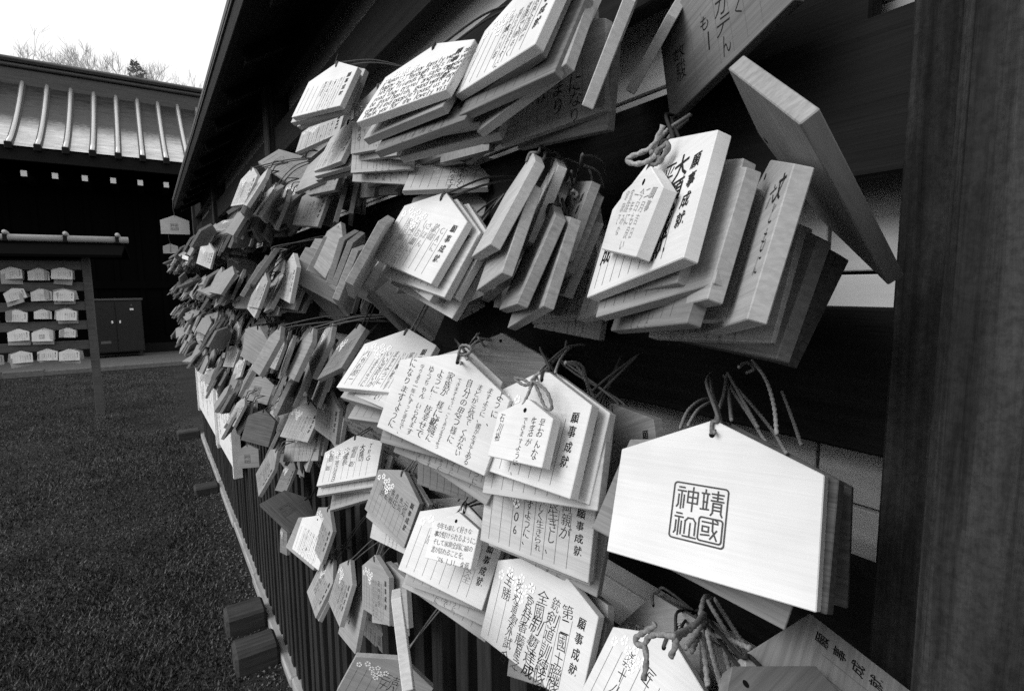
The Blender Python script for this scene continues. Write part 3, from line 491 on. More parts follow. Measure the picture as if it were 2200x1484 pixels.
('g6b', (0.3478, 0.8882, -0.3555), (-0.6287, -0.3848, 0.4406, 0.5124), 0.1400, 'pale', {'blos': 0, 'hdr': 0, 'rule': 0, 'body': 1, 'ink': 'pen'}, 'lowest tablet behind the grey one with paired characters', 0),
('g6d', (0.4441, 1.3476, -0.535), (0.6025, 0.4566, -0.3622, -0.5452), 0.1167, 'pale', {'blos': 0, 'hdr': 0, 'rule': 0, 'body': 0}, 'small grey tablet tip left of the paired character tablet', None),
('g8', (0.4095, 1.3797, -0.4648), (-0.6006, -0.2189, 0.5344, 0.553), 0.1400, 'pale', {'blos': 0, 'hdr': 0, 'rule': 0, 'body': 0}, 'narrow bright tablet end under the white spaced column one', None),
('g8b', (0.4304, 1.403, -0.4842), (-0.5971, -0.2407, 0.5334, 0.5487), 0.1400, 'pale', {'blos': 0, 'hdr': 0, 'rule': 0, 'body': 0}, 'dark edge on tablet next to the narrow bright end under the white one', 0),
('i1', (0.3514, 1.7929, -0.5523), (0.668, 0.2917, -0.421, -0.5399), 0.1400, 'aged', {'ink': 'pencil'}, 'pale faintly written tablet hanging by the shingled post above the black seal', None),
('g11', (0.3365, 2.1625, -0.3237), (-0.7208, -0.4837, 0.2331, 0.4382), 0.1400, 'aged', {'blos': 0, 'hdr': 0, 'rule': 0, 'body': 0, 'seal': 1}, 'grey back turned tablet with a grey square seal, frayed cord at its top', None),
('g12', (0.2655, 1.7314, -0.3629), (0.692, 0.4658, -0.3087, -0.4571), 0.1400, 'old', {'blos': 0, 'hdr': 0, 'rule': 0, 'body': 0}, 'nearly black weathered tablet below the grey square seal one', None),
('g13', (0.3148, 2.5584, -0.6825), (-0.6866, -0.5285, 0.3833, 0.3199), 0.1400, 'aged', {'blos': 0, 'hdr': 0, 'rule': 0, 'body': 0, 'seal': 1}, 'pale small looking tablet with faint seal hung low beside the notice board', None),
('k1', (0.2989, 0.9121, -0.0627), (-0.6808, -0.226, 0.3887, 0.5783), 0.1400, 'aged', {'size': 0.055, 'hdr': 0}, 'narrow tablet with blossom and fine columns leaning left of the white blossom tablet', None),
('k2', (0.2956, 1.0609, -0.0676), (0.524, 0.3575, -0.3852, -0.6703), 0.1400, 'aged', {'body': 0, 'hdr': 0}, 'narrow hexagon tablet with blossom second left from the white blossom tablet', None),
('k3', (0.2555, 1.0526, -0.0751), (0.5858, 0.3233, -0.4084, -0.6209), 0.1400, 'aged', {'blos': 0, 'hdr': 0, 'rule': 0, 'body': 0}, 'thick edged blank tablet third left from the white blossom tablet', None),
('k4', (0.3578, 1.5001, -0.0995), (0.6019, 0.3081, -0.4069, -0.6142), 0.1400, 'aged', {'blos': 0, 'hdr': 0, 'rule': 0, 'body': 0}, 'narrow blank tablet fourth left from the white blossom tablet', None),
('s1', (0.3165, 0.9446, 0.0979), (-0.5229, -0.6943, -0.4174, -0.2651), 0.1400, 'aged', {'blos': 0, 'hdr': 0, 'rule': 0, 'body': 0}, 'leftmost bent strip of the dark edge on fan in the second row', 0),
('s2', (0.3251, 0.9396, 0.0942), (0.4818, 0.7014, 0.4459, 0.2775), 0.1400, 'aged', {'blos': 0, 'hdr': 0, 'rule': 0, 'body': 0}, 'second bent strip of the dark edge on fan in the second row', 0),
('s3', (0.286, 0.8123, 0.0611), (0.5112, 0.6521, 0.506, 0.2396), 0.1400, 'aged', {'blos': 0, 'hdr': 0, 'rule': 0, 'body': 0}, 'third bent strip of the dark edge on fan in the second row', 0),
('s4', (0.2562, 0.6323, 0.0821), (-0.4361, -0.6825, -0.5303, -0.2507), 0.1400, 'aged', {'blos': 0, 'hdr': 0, 'rule': 0, 'body': 0}, 'longest bent strip of the dark edge on fan, ending in a corner', 0),
('s5', (0.3873, 0.8517, 0.0186), (0.8421, 0.4102, 0.2714, -0.2215), 0.1400, 'aged', {'blos': 0, 'hdr': 0, 'rule': 0, 'body': 0}, 'short dark strip tucked right of the longest bent strip of the fan', 0),
('s6', (0.3862, 0.8555, 0.0052), (0.7916, 0.4757, 0.3574, -0.1392), 0.1400, 'aged', {'blos': 0, 'hdr': 0, 'rule': 0, 'body': 0}, 'broad dark strip left below the brilliant white tablet', 0),
('s7', (0.4455, 1.0857, 0.0408), (0.5021, 0.5802, 0.5545, 0.3222), 0.1308, 'aged', {'blos': 0, 'hdr': 0, 'rule': 0, 'body': 0}, 'last dark strip of the fan, touching the kana scrawl tablet', 0),
('s8', (0.3092, 1.0282, 0.1223), (0.5265, 0.4266, -0.342, -0.651), 0.1400, 'aged', {'blos': 0, 'hdr': 0, 'rule': 0, 'body': 0}, 'large dark blank face at the left of the edge on fan', 0),
('s8b', (0.3628, 1.0593, 0.0903), (0.6306, 0.7177, 0.051, -0.2909), 0.1400, 'aged', {'blos': 0, 'hdr': 0, 'rule': 0, 'body': 0}, 'bright edged tablet just left of the large dark blank face', 0),
('s8c', (0.3553, 1.1522, 0.0986), (-0.6233, -0.6032, 0.1158, 0.484), 0.1400, 'aged', {'blos': 0, 'hdr': 0, 'rule': 0, 'body': 0}, 'second bright thin edge left of the large dark blank face', 0),
('s8d', (0.3461, 1.1525, 0.0743), (-0.6491, -0.664, 0.0006, 0.3711), 0.1400, 'aged', {'blos': 0, 'hdr': 0, 'rule': 0, 'body': 0}, 'third bright thin edge left of the large dark blank face', 0),
('s9', (0.3081, 1.1685, -0.0088), (0.1041, 0.8913, -0.1102, -0.4272), 0.1400, 'aged', {'blos': 0, 'hdr': 0, 'rule': 0, 'body': 0}, 'big dark plank like tablet lying slanted under the edge on fan', 0),
('s10', (0.2629, 1.2199, 0.0741), (-0.5208, -0.4507, 0.4339, 0.5808), 0.1400, 'pale', {}, 'pale tablet with torn looking cords left of the bright thin edges', 0),
('h1', (0.4014, 1.6541, 0.3759), (-0.7605, -0.4407, -0.0802, 0.47), 0.1400, 'pale', {'hdr': 0, 'blos': 0, 'ink': 'pencil'}, 'pale faintly marked tablet lying nearly flat at the upper left of the crowd', None),
('h2', (0.2404, 1.5121, 0.3019), (-0.604, -0.442, 0.3493, 0.5638), 0.1400, 'pale', {}, 'bright narrow tablet highest in the far crowd under the roof', None),
('h3', (0.3067, 1.6004, 0.2802), (-0.6119, -0.3508, 0.2957, 0.6443), 0.1400, 'pale', {}, 'bright slanted narrow tablet below the nearly flat one', None),
('h4', (0.3381, 2.6162, 0.3003), (0.757, 0.2627, -0.1156, -0.587), 0.1400, 'aged', {}, 'grey tablet lying slanted at the top of the far crowd', None),
('h5', (0.3938, 2.9209, 0.1514), (0.3477, 0.9164, -0.0976, -0.1726), 0.1400, 'aged', {'ink': 'pen'}, 'grey written tablet lying flat across the far crowd strips', None),
('h6', (0.363, 1.8467, 0.1156), (-0.5567, -0.3865, 0.4246, 0.6004), 0.1400, 'pale', {}, 'bright upright narrow tablet in the far crowd beside the thin edges', None),
('h7', (0.2733, 1.625, 0.0438), (0.594, 0.4129, -0.3871, -0.5718), 0.1400, 'pale', {}, 'pale tablet with notched top hanging in the middle of the far crowd', None),
('h8', (0.2521, 1.2992, 0.0846), (0.3655, 0.6484, 0.6036, 0.2858), 0.1400, 'aged', {'blos': 0, 'hdr': 0, 'rule': 0, 'body': 0}, 'long thin edge crossing behind the flat lying grey tablet', None),
('h9', (0.303, 2.6293, -0.2453), (-0.6525, -0.4091, 0.3816, 0.5112), 0.1400, 'pale', {}, 'pale rounded looking tablet with double bottom edge low in the far crowd', None),
('h10', (0.3092, 2.4806, -0.2802), (0.6737, 0.3465, -0.4398, -0.4824), 0.1400, 'pale', {}, 'pale tablet with a dark hole and a cracked line low in the far crowd', None),
('h11', (0.2276, 1.4909, -0.0946), (0.5426, 0.5693, -0.3442, -0.5128), 0.1400, 'aged', {'blos': 0, 'hdr': 0, 'rule': 0, 'body': 0}, 'bright thin edge of a dark faced tablet above the cracked one', None),
('h12', (0.2149, 1.1386, -0.0739), (0.6075, 0.3297, -0.3695, -0.6211), 0.1400, 'aged', {'blos': 0, 'hdr': 0, 'rule': 0, 'body': 0}, 'long grey strip with a bright top end in the far crowd', None),
('h13', (0.337, 2.8037, -0.1543), (0.578, 0.4493, -0.4601, -0.5024), 0.1400, 'pale', {}, 'pale upright tablet above the rounded double edged one', None),
('h14', (0.3068, 2.8268, -0.1723), (0.6178, 0.3948, -0.423, -0.5324), 0.1400, 'pale', {}, 'pale narrow tablet left of the pale upright one in the far crowd', None),
('h15', (0.3255, 4.6633, -0.2977), (0.6461, 0.4677, -0.3318, -0.5037), 0.1400, 'pale', {}, 'small white tablet with notched top far down the row', None),
('h16', (0.3198, 4.2368, -0.5593), (0.674, 0.4198, -0.2487, -0.5547), 0.1200, 'pale', {}, 'small bright diamond shaped tablet stuck over the notice board', None),
('p1', (0.2319, 2.6579, 0.1947), (0.5858, 0.5461, -0.3069, -0.5142), 0.1400, 'pale', {}, 'white tablet facing out beside the white paper strips at the far end of the row', None),
]
# ------------------------------------------------------------------ ground, walkway
def structure(o): o['kind'] = 'structure'; return o
g = []; nx = 60; 
me = mesh('lawn', [(-120, -120, 0), (120, -120, 0), (120, 160, 0), (-120, 160, 0)], [(0, 1, 2, 3)], MAT['turf'])
structure(link('lawn', me))
o = structure(box('walkway', None, MAT['paving'], (60, 2.5, .10), (-10, 14.35, .05), .01))
for i in range(34):
    k = box('kerb_stone', o, MAT['paving'], (.58, .16, .13), (-.3+10-9.5+i*.6-12.0, -1.18, .012), .012)
# ------------------------------------------------------------------ the near tablet rack: posts, boards, backing, pickets, roof
rack = empty('tablet_rack', (.46, 3.4, 0)); tag(rack, 'long dark roofed timber rack crowded with hanging tablets, picket fence at its foot', 'tablet rack')
def rbox(name, mat, x0, x1, y0, y1, z0, z1, bevel=.002, parent=rack, base=(.46, 3.4, 0)):
    o = box(name, parent, mat, (x1-x0, y1-y0, z1-z0), ((x0+x1)/2-base[0], (y0+y1)/2-base[1], (z0+z1)/2-base[2]), bevel); return o
Y0, Y1 = -.9, 6.55
for zc0, zc1 in ((.725, .84), (.51, .625), (.295, .412), (.079, .196), (-.136, -.020), (-.347, -.231), (-.560, -.446), (-.775, -.66)):
    for a, b in ((Y0, -.02), (.168, 1.95), (1.955, 4.1), (4.105, Y1)):
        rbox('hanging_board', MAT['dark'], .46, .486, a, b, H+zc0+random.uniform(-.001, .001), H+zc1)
rbox('hanging_board', MAT['dark'], .472, .492, .205, .40, H+.1975, H+.2935)  # extra dark filler plank added across the pale gap
zb = [-1.55, -1.3, -1.06, -.84, -.63, -.42, -.30, -.203, -.108, .008, .115, .23, .34, .45, .56, .68, .9]
for i in range(len(zb)-1):
    ys = [Y0, .10+.13*(i % 2)+.02, 1.4+.2*(i % 3), 3.1+.3*(i % 2), 4.9, Y1]
    for j in range(len(ys)-1):
        dx = random.uniform(0, .003)
        rbox('backing_plank', MAT['back'], .52+dx, .535+dx, ys[j]+.0012, ys[j+1]-.0012, H+zb[i]+.0015, H+zb[i+1]-.0015, .001)
# right post with a batten beside it, far posts
rbox('post', MAT['darkv'], .285, .56, -.12, .0905, -.02, 3.2, .006)
rbox('batten', MAT['darkv'], .437, .458, .131, .164, .3, 3.0, .002)
for y in (2.35, 4.5, 6.5): rbox('post', MAT['darkv'], .435, .52, y, y+.09, -.02, 2.85, .005)
# pickets with pointed tops
pk = MB(); hw = .0205; hd = .018; top = 1.6-.575
pk.add([(-hd, -hw, 0), (hd, -hw, 0), (hd, hw, 0), (-hd, hw, 0), (-hd, -hw, top), (hd, -hw, top), (hd, hw, top), (-hd, hw, top), (0, 0, top+.028)],
       [(3, 2, 1, 0), (0, 1, 5, 4), (1, 2, 6, 5), (2, 3, 7, 6), (3, 0, 4, 7), (4, 5, 8), (5, 6, 8), (6, 7, 8), (7, 4, 8)])
pk_me = pk.mesh('picket', MAT['picket'], .0015)
y = -.04
while y < 6.5:
    o = link('picket', pk_me, rack); o.location = (.408-.46+random.uniform(-.002, .002), y-3.4, .04+random.uniform(-.006, .006)); o.rotation_euler = (random.uniform(-.006, .006), random.uniform(-.004, .004), random.uniform(-.03, .03)); y += .0872
for z in (.22, .80): rbox('picket_rail', MAT['dark'], .429, .449, Y0, Y1, z, z+.05)
# ground sill in worn lengths
y = -.5
while y < 6.5:
    L = random.uniform(.7, 1.1)
    rbox('ground_sill', MAT['sill'], .366+random.uniform(-.004, .004), .45, y+.002, y+L-.002, -.01, .045+random.uniform(-.006, .006), .006); y += L
# foot timbers sticking out over the grass
for yy, xl, hgt in ((2.70, .19, .095), (2.40, .19, .095), (4.75, .19, .06), (6.62, .15, .09)):
    rbox('foot_timber', MAT['block'], xl, .36, yy-.07, yy+.07, -.02, hgt, .012)
# roof: planked underside, rafters, eave board, sheet above
zE = .72; xE = .378*zE; sl = math.tan(math.radians(32)); YR = 5.83
def roofpt(x): return H+zE+(x-xE)*sl
n = 9
for i in range(n):
    x0 = xE+i*.12; x1 = x0+.117
    V = [(x0, Y0, roofpt(x0)), (x1, Y0, roofpt(x1)), (x1, YR, roofpt(x1)), (x0, YR, roofpt(x0))]
    V = V+[(a, b, c+.018) for a, b, c in V]
    V = [(a-.46, b-3.4, c) for a, b, c in V]
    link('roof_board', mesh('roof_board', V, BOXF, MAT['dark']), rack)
for k in range(14):
    yy = .2+k*.43
    V = []
    for x, dz in ((xE+.03, -.045), (xE+1.0, -.045)):
        V += [(x, yy-.02, roofpt(x)+dz), (x, yy+.02, roofpt(x)+dz)]
    v = [V[0], V[2], V[3], V[1]]; v = v+[(a, b, c+.044) for a, b, c in v]
    link('rafter', mesh('rafter', [(a-.46, b-3.4, c) for a, b, c in v], BOXF, MAT['dark']), rack)
rbox('eave_board', MAT['dark'], xE-.022, xE-.001, Y0, YR, H+zE-.004, H+zE+.055)
rbox('eave_edging', MAT['rackgrey'], xE-.028, xE-.004, Y0, YR, H+zE+.056, H+zE+.066, .001)
V = [(xE-.03, Y0, roofpt(xE-.03)+.085), (xE+1.1, Y0, roofpt(xE+1.1)+.085), (xE+1.1, YR, roofpt(xE+1.1)+.085), (xE-.03, YR, roofpt(xE-.03)+.085)]
V = V+[(a, b, c+.02) for a, b, c in V]
link('roof_sheet', mesh('roof_sheet', [(a-.46, b-3.4, c) for a, b, c in V], BOXF, MAT['ridge']), rack)
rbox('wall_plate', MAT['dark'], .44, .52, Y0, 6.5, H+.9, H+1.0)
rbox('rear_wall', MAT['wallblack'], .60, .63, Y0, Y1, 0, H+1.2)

# ------------------------------------------------------------------ the shrine building across the lawn
bld = empty('shrine_building', (0, 15.4, 0)); tag(bld, 'low dark timber building with ribbed sheet roof across the lawn', 'building')
def bbox(name, mat, x0, x1, y0, y1, z0, z1, bevel=.004, par=bld): return rbox(name, mat, x0, x1, y0, y1, z0, z1, bevel, par, (0, 15.4, 0))
XL, XR = -14, 5
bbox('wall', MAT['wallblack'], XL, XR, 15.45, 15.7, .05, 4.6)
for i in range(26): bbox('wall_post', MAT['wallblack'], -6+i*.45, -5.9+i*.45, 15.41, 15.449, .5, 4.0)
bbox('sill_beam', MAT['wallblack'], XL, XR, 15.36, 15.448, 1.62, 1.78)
bbox('base_beam', MAT['dark'], XL, XR, 15.30, 15.448, .1, .32)
bbox('eave_soffit', MAT['wallblack'], XL, XR, 13.98, 15.45, 4.30, 4.36)
bbox('fascia', MAT['dark'], XL, XR, 13.90, 13.97, 4.05, 4.30)
# curved roof surface
def prof(t): return (13.86+2.5*t, 4.31+1.92*(t*.72+.28*t*t))
prof_n = 10; V = []; F = []
for i in range(prof_n+1):
    yy, zz = prof(i/prof_n)
    V += [(XL, yy-15.4, zz), (XR, yy-15.4, zz)]
for i in range(prof_n): F.append((2*i, 2*i+1, 2*i+3, 2*i+2))
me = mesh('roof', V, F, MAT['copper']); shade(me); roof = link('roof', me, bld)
for i in range(24):
    x = -1.96+(i-12)*.414
    pts = [(x, prof(t/8)[0]-15.4, prof(t/8)[1]+.018) for t in range(9)]
    pts[0] = (x, pts[0][1]-.03, pts[0][2])
    vv, ff = tube_vf([(p[0], p[1], p[2]+.03) for p in pts], .036, 8); me = mesh('roof_rib', vv, ff, MAT['rib']); shade(me); link('roof_rib', me, bld)
    rbm = MB()
    for q in range(8): rbm.add([(x-.06, pts[q][1], pts[q][2]-.03), (x+.06, pts[q][1], pts[q][2]-.03), (x+.06, pts[q+1][1], pts[q+1][2]-.03), (x-.06, pts[q+1][1], pts[q+1][2]-.03), (x-.06, pts[q][1], pts[q][2]), (x+.06, pts[q][1], pts[q][2]), (x+.06, pts[q+1][1], pts[q+1][2]), (x-.06, pts[q+1][1], pts[q+1][2])], BOXF)
    link('rib_base', rbm.mesh('rib_base', MAT['ridge']), bld)  # dark strip painting the shadow along both sides of the rib
    k = box('rib_end', bld, MAT['dark'], (.11, .09, .13), (x, prof(0)[0]-15.4-.07, prof(0)[1]-.02), .01)
bbox('ridge_beam', MAT['ridge'], XL, 1.95, 16.2, 16.9, 5.98, 6.42, .02)
bbox('ridge_roll', MAT['ridge'], XL, 1.98, 16.12, 16.98, 6.43, 6.50, .02)
bbox('ridge_roll', MAT['ridge'], XL, 2.0, 16.05, 17.0, 6.52, 6.62, .04)
bbox('rear_roof', MAT['ridge'], XL, XR, 16.9, 19.5, 4.2, 6.0)
for i in range(24):
    x = -6.45+i*.463
    r_ = bbox('rafter_end', MAT['dark'], x-.055, x+.055, 14.08, 15.3, 4.02-.24, 4.14-.24, .004)
    k = box('end_cap', r_, MAT['capwhite'], (.095, .01, .11), (0, -.616, 0), .002)
# cabinet
cab = empty('steel_cabinet', (-.62, 14.85, .1)); tag(cab, 'dark two door steel cabinet standing against the building', 'cabinet')
def cbox(name, mat, x0, x1, y0, y1, z0, z1, b=.004): return rbox(name, mat, x0, x1, y0, y1, z0, z1, b, cab, (-.62, 14.85, .1))
cbox('body', MAT['steel'], -1.1, -.14, 14.62, 15.1, .22, 1.36)
cbox('top', MAT['rackgrey'], -1.13, -.11, 14.58, 15.13, 1.362, 1.40)
for a, b in ((-1.09, -.63), (-.61, -.15)): 
    d = cbox('door', MAT['steel'], a, b, 14.60, 14.618, .24, 1.34)
    box('handle', d, MAT['capwhite'], (.03, .02, .06), ((.17 if a < -1 else -.17), -.02, .1), .004)
cbox('label_plate', MAT['capwhite'], -.36, -.29, 14.592, 14.599, 1.14, 1.18)
cbox('label_plate', MAT['rackgrey'], -.34, -.31, 14.592, 14.599, 1.23, 1.27)
cbox('vent_grille', MAT['rackgrey'], -.92, -.74, 14.592, 14.599, .42, .48)
for a in (-1.05, -.24): cbox('leg', MAT['steel'], a, a+.06, 14.65, 15.05, .1, .22)

# ------------------------------------------------------------------ bare trees behind the roof
def bare_tree(x, y, h, seed, label, base_z=0):
    rng = random.Random(seed); root = empty('bare_tree', (x, y, base_z)); tag(root, label, 'tree', 'bare trees behind the ridge')
    tr = MB(); tr.add(*tube_vf(smooth([(0, 0, 0), (.1, .05, h*.3), (-.05, .1, h*.55)], 3), .16, 7, taper=.6)); link('trunk', tr.mesh('trunk', MAT['bark']), root)
    cr = MB()
    def grow(p, d, L, r, lvl):
        q = p+d*L; m = p.lerp(q, .5)+Vector((rng.uniform(-1, 1), rng.uniform(-1, 1), rng.uniform(-.3, .6)))*L*.09
        cr.add(*tube_vf([p, m, q], max(r, .006), 3, taper=.6))
        if lvl == 0: return
        for k in range(rng.randint(2, 4)):
            t = rng.uniform(.4, 1.0); s = p.lerp(q, t)
            nd = (d+Vector((rng.uniform(-1, 1), rng.uniform(-1, 1), rng.uniform(-.1, .8)))*.62).normalized()
            grow(s, nd, L*rng.uniform(.55, .75), r*.55, lvl-1)
    for k in range(7):
        a = 6.283*k/7+rng.uniform(-.3, .3)
        grow(Vector((0, 0, h*rng.uniform(.4, .55))), Vector((math.cos(a)*.6, math.sin(a)*.6, 1)).normalized(), h*.17, .06, 5)
    link('crown', cr.mesh('crown', MAT['bark']), root)
for i, (x, y, h) in enumerate(((-3.0, 27, 12.3), (-1.8, 28, 12.9), (-.5, 27, 12.5), (.9, 28, 12.6))):
    bare_tree(x, y, h, 31+i, ['leftmost bare winter tree showing above the ridge', 'bare winter tree left of the dark treetop above the ridge', 'bare winter tree right behind the dark treetop', 'bare winter tree nearest the black roof edge above the ridge'][i])
t = empty('conifer_tree', (.22, 24, 0)); tag(t, 'small dark evergreen treetop poking above the roof ridge', 'tree')
link('trunk', MB().add(*tube_vf([(0, 0, 0), (0, 0, 9.1)], .12, 6, taper=.3)).mesh('trunk', MAT['bark']), t)
rng = random.Random(3); cm = MB()
for i in range(900):
    z = rng.uniform(7.2, 9.55); r = (9.65-z)*.22+.10*(1+math.sin(z*9)); a = rng.uniform(0, 6.283); q = Vector((math.cos(a)*r*rng.random()**.5, math.sin(a)*r*rng.random()**.5, z))
    u = Vector((rng.uniform(-1, 1), rng.uniform(-1, 1), rng.uniform(-.2, .8)))*.11; v = Vector((rng.uniform(-1, 1), rng.uniform(-1, 1), rng.uniform(-1, 1)))*.05
    cm.add([q, q+u+v, q+u*1.4, q+u-v], [(0, 1, 2, 3)])
link('crown', cm.mesh('crown', MAT['needles']), t)

# ------------------------------------------------------------------ free standing rack on the lawn
RD = Vector((.9939, -.1103, 0)); RN = Vector((-.1103, -.9939, 0)); RP = Vector((-.62, 8.6, 0))
frm = empty('lawn_rack', RP); frm.rotation_euler = (0, 0, math.atan2(RD.y, RD.x)); tag(frm, 'freestanding slatted tablet rack with pale log on its roof on the lawn', 'tablet rack')
def fbox(name, mat, x0, x1, y0, y1, z0, z1, b=.004): return rbox(name, mat, x0, x1, y0, y1, z0, z1, b, frm, (0, 0, 0))
fbox('post', MAT['rackgrey'], -.035, .045, -.04, .04, -.05, 2.06)
fbox('post', MAT['rackgrey'], -2.66, -2.54, -.06, .06, -.05, 2.06)
for z in (.31, .05, -.19, -.43, -.68): fbox('slat', MAT['rackgrey'], -2.53, -.037, -.02, .02, H+z-.065, H+z+.045)
for s in (-1, 1):
    V = [(-3.1, 0, 2.17), (.42, 0, 2.17), (.42, s*.33, 2.02), (-3.1, s*.33, 2.02)]; V = [(a, b, c-.03) for a, b, c in V]+V
    link('roof_board', mesh('roof_board', V, BOXF, MAT['wallblack']), frm)
fbox('roof_beam', MAT['wallblack'], -2.9, .3, -.05, .05, 2.0, 2.10)
lg = mesh('ridge_log', *tube_vf([(-3.2, 0, 2.225), (.46, 0, 2.225)], .040, 12), MAT['polepale']); shade(lg); link('ridge_log', lg, frm)
for x in (-2.5, -1.9, -1.3, -.72, -.16, .36): 
    m = mesh('peg', *tube_vf([(x, -.07, 2.285), (x, .0, 2.272), (x, .10, 2.22)], .026, 8), MAT['polepale']); shade(m); link('peg', m, frm)
    fbox('log_tie', MAT['dark'], x-.03, x+.01, -.045, .045, 2.18, 2.275)
rot_l = Matrix((RD, Vector((0, 0, 1)), RN)).transposed()
# pale tablets tied on it: columns x rows
colx = (-1.17, -.87, -.58, -.30) ; cnt = 0
LBL = {}
rowname = ['first', 'second', 'third', 'fourth', 'fifth']
for r, z in enumerate((.30, .05, -.19, -.43, -.69)):
    for c, xx in enumerate((-.70, -.46, -.22)):
        rng = random.Random(r*7+c+90); n = rng.choice((2, 3, 2, 4)) if (r, c) != (0, 1) else 2
        wd = .20 if (r, c) not in ((2, 1), (3, 2)) else .165
        for k in range(n):
            front = k == n-1
            yaw = rng.uniform(-.12, .12)+(0 if front else rng.uniform(-.5, .6)); rol = rng.uniform(-.06, .06)+(.35 if (r, c) == (1, 0) else 0)+(0 if front else rng.uniform(-.15, .15))
            R_ = rot_l @ Matrix.Rotation(yaw, 3, 'Y') @ Matrix.Rotation(rol, 3, 'Z') @ Matrix.Rotation(-.10-.04*k, 3, 'X')
            P = RP+RD*(xx+rng.uniform(-.015, .015)-.02*c*0)+RN*(.035+.022*k)+Vector((0, 0, z-.03+rng.uniform(-.01, .01)-(.05 if not front and k % 2 else 0)))
            st = dict(blos=0, hdr=1, rule=1, size=.06) if front and (r, c) != (3, 1) else (dict(blos=0, hdr=0, rule=0, body=0, seal=1) if front else dict(blos=0, hdr=0, rule=0, body=0))
            cname = ['left', 'middle', 'right'][c]
            lab = ('front tablet in the %s column, %s slat of the lawn rack' % (cname, rowname[r])) if front else ('tablet tucked behind the front one, %s column, %s slat of lawn rack' % (cname, rowname[r]))
            o = tablet('L%d%d%d' % (r, c, k), P, R_, wd, st, lab, 'tablets on the lawn rack', hook=(P+RN*-.03+Vector((0, 0, H+.035))), mat='mid' if not front else 'fresh')
# a column cut by the picture edge
for r, z in ((1, .03), (4, -.70), (2, -.2)):
    P = RP+RD*(-.96)+RN*.05+Vector((0, 0, z-.03))
    tablet('LX%d' % r, P, rot_l @ Matrix.Rotation(.1, 3, 'Y'), .2, dict(blos=0), 'tablet at the picture edge on the %s slat of the lawn rack' % rowname[r], 'tablets on the lawn rack', hook=P+RN*-.03+Vector((0, 0, H+.035)))
# two big sign tablets under the far end of the roof
for P, wd, lab, nm in ((Vector((.245, 5.76, .655)), .225, 'big pale sign tablet with a seal hung under the far roof corner', 'A'), (Vector((.198, 5.78, .405)), .118, 'smaller pale sign tablet hung below the big one at the far roof corner', 'B')):
    R_ = Matrix((Vector((1, -.22, 0)).normalized(), Vector((0, 0, 1)), Vector((-.22, -1, 0)).normalized())).transposed()
    tablet('sign'+nm, P, R_, wd, dict(blos=0, hdr=0, rule=0, body=0, seal=1) if nm == 'A' else dict(blos=0, hdr=0, rule=0, cols=['奉納絵馬'], u0=0, size=.2, v0=-.25, span=.5, ink='pen'), lab, hook=P+Vector((0, 0, H+(.13 if nm == 'A' else .09))))

# ------------------------------------------------------------------ pale notice boards leaning on the pickets
def notice(y0, y1, zt0, zt1, zb0, zb1, label, seed):
    r = empty('notice_board', (.35, (y0+y1)/2, H)); tag(r, label, 'notice board')
    yc = (y0+y1)/2
    def quad(name, x, th, P, mat, par=r):
        V = [(x-.35, a-yc, b) for a, b in P]+[(x+th-.35, a-yc, b) for a, b in P]; n = len(P)
        F = [tuple(range(n)), tuple(range(2*n-1, n-1, -1))]+[(i, (i+1) % n, n+(i+1) % n, n+i) for i in range(n)]
        me = mesh(name, V, [f[::-1] for f in F], mat); return link(name, me, par)
    quad('panel', .335, .028, [(y0, zb0), (y1, zb1), (y1, zt1), ((y0+y1)/2, max(zt0, zt1)+.05), (y0, zt0)], MAT['notice'])
    for a, b in ((y0-.03, y0-.001), (y1+.001, y1+.03)): quad('frame_post', .322, .045, [(a, (zb0 if a < yc else zb1)-.03), (b, (zb0 if a < yc else zb1)-.03), (b, (zt0 if a < yc else zt1)+.02), (a, (zt0 if a < yc else zt1)+.02)], MAT['notice'])
    rng = random.Random(seed); mb = MB(); 
    s = ['願事をお書きの上', '絵馬掛けに', 'お納め下さい', '毎朝神前にて', '御祈願申し上げます', '社務所', '絵馬 家内安全', '合格祈願 交通安全']
    yy = y0+.12; i = 0
    while yy < y1-.1:
        zz = (zt0+(zt1-zt0)*(yy-y0)/(y1-y0))-.06
        for ch in s[i % len(s)]:
            sub = MB(); put(sub, ch, 0, 0, .042, 0, rng, .6)
            mb.add([(.3345-.35, yy-yc-a*2.2, zz+b) for a, b, c in sub.v], sub.f); zz -= .046
        yy += .15; i += 1
    link('lettering', mb.mesh('lettering', MAT['pen']), r)
notice(3.27, 4.1, -.53, -.52, -1.02, -1.06, 'nearer pale notice board with black columns leaning on the pickets', 1)
notice(4.2, 5.85, -.56, -.6, -1.06, -1.13, 'farther pale notice board with black columns at the far end of pickets', 2)

NEXTRA = []
# ------------------------------------------------------------------ tablets placed one by one
for key, t, q, wd, mat, st, lab, hook in DATA:
    tablet(key, t, Quat(q), wd, st, lab, 'votive tablets on the near rack', mat=mat, hook=hook)

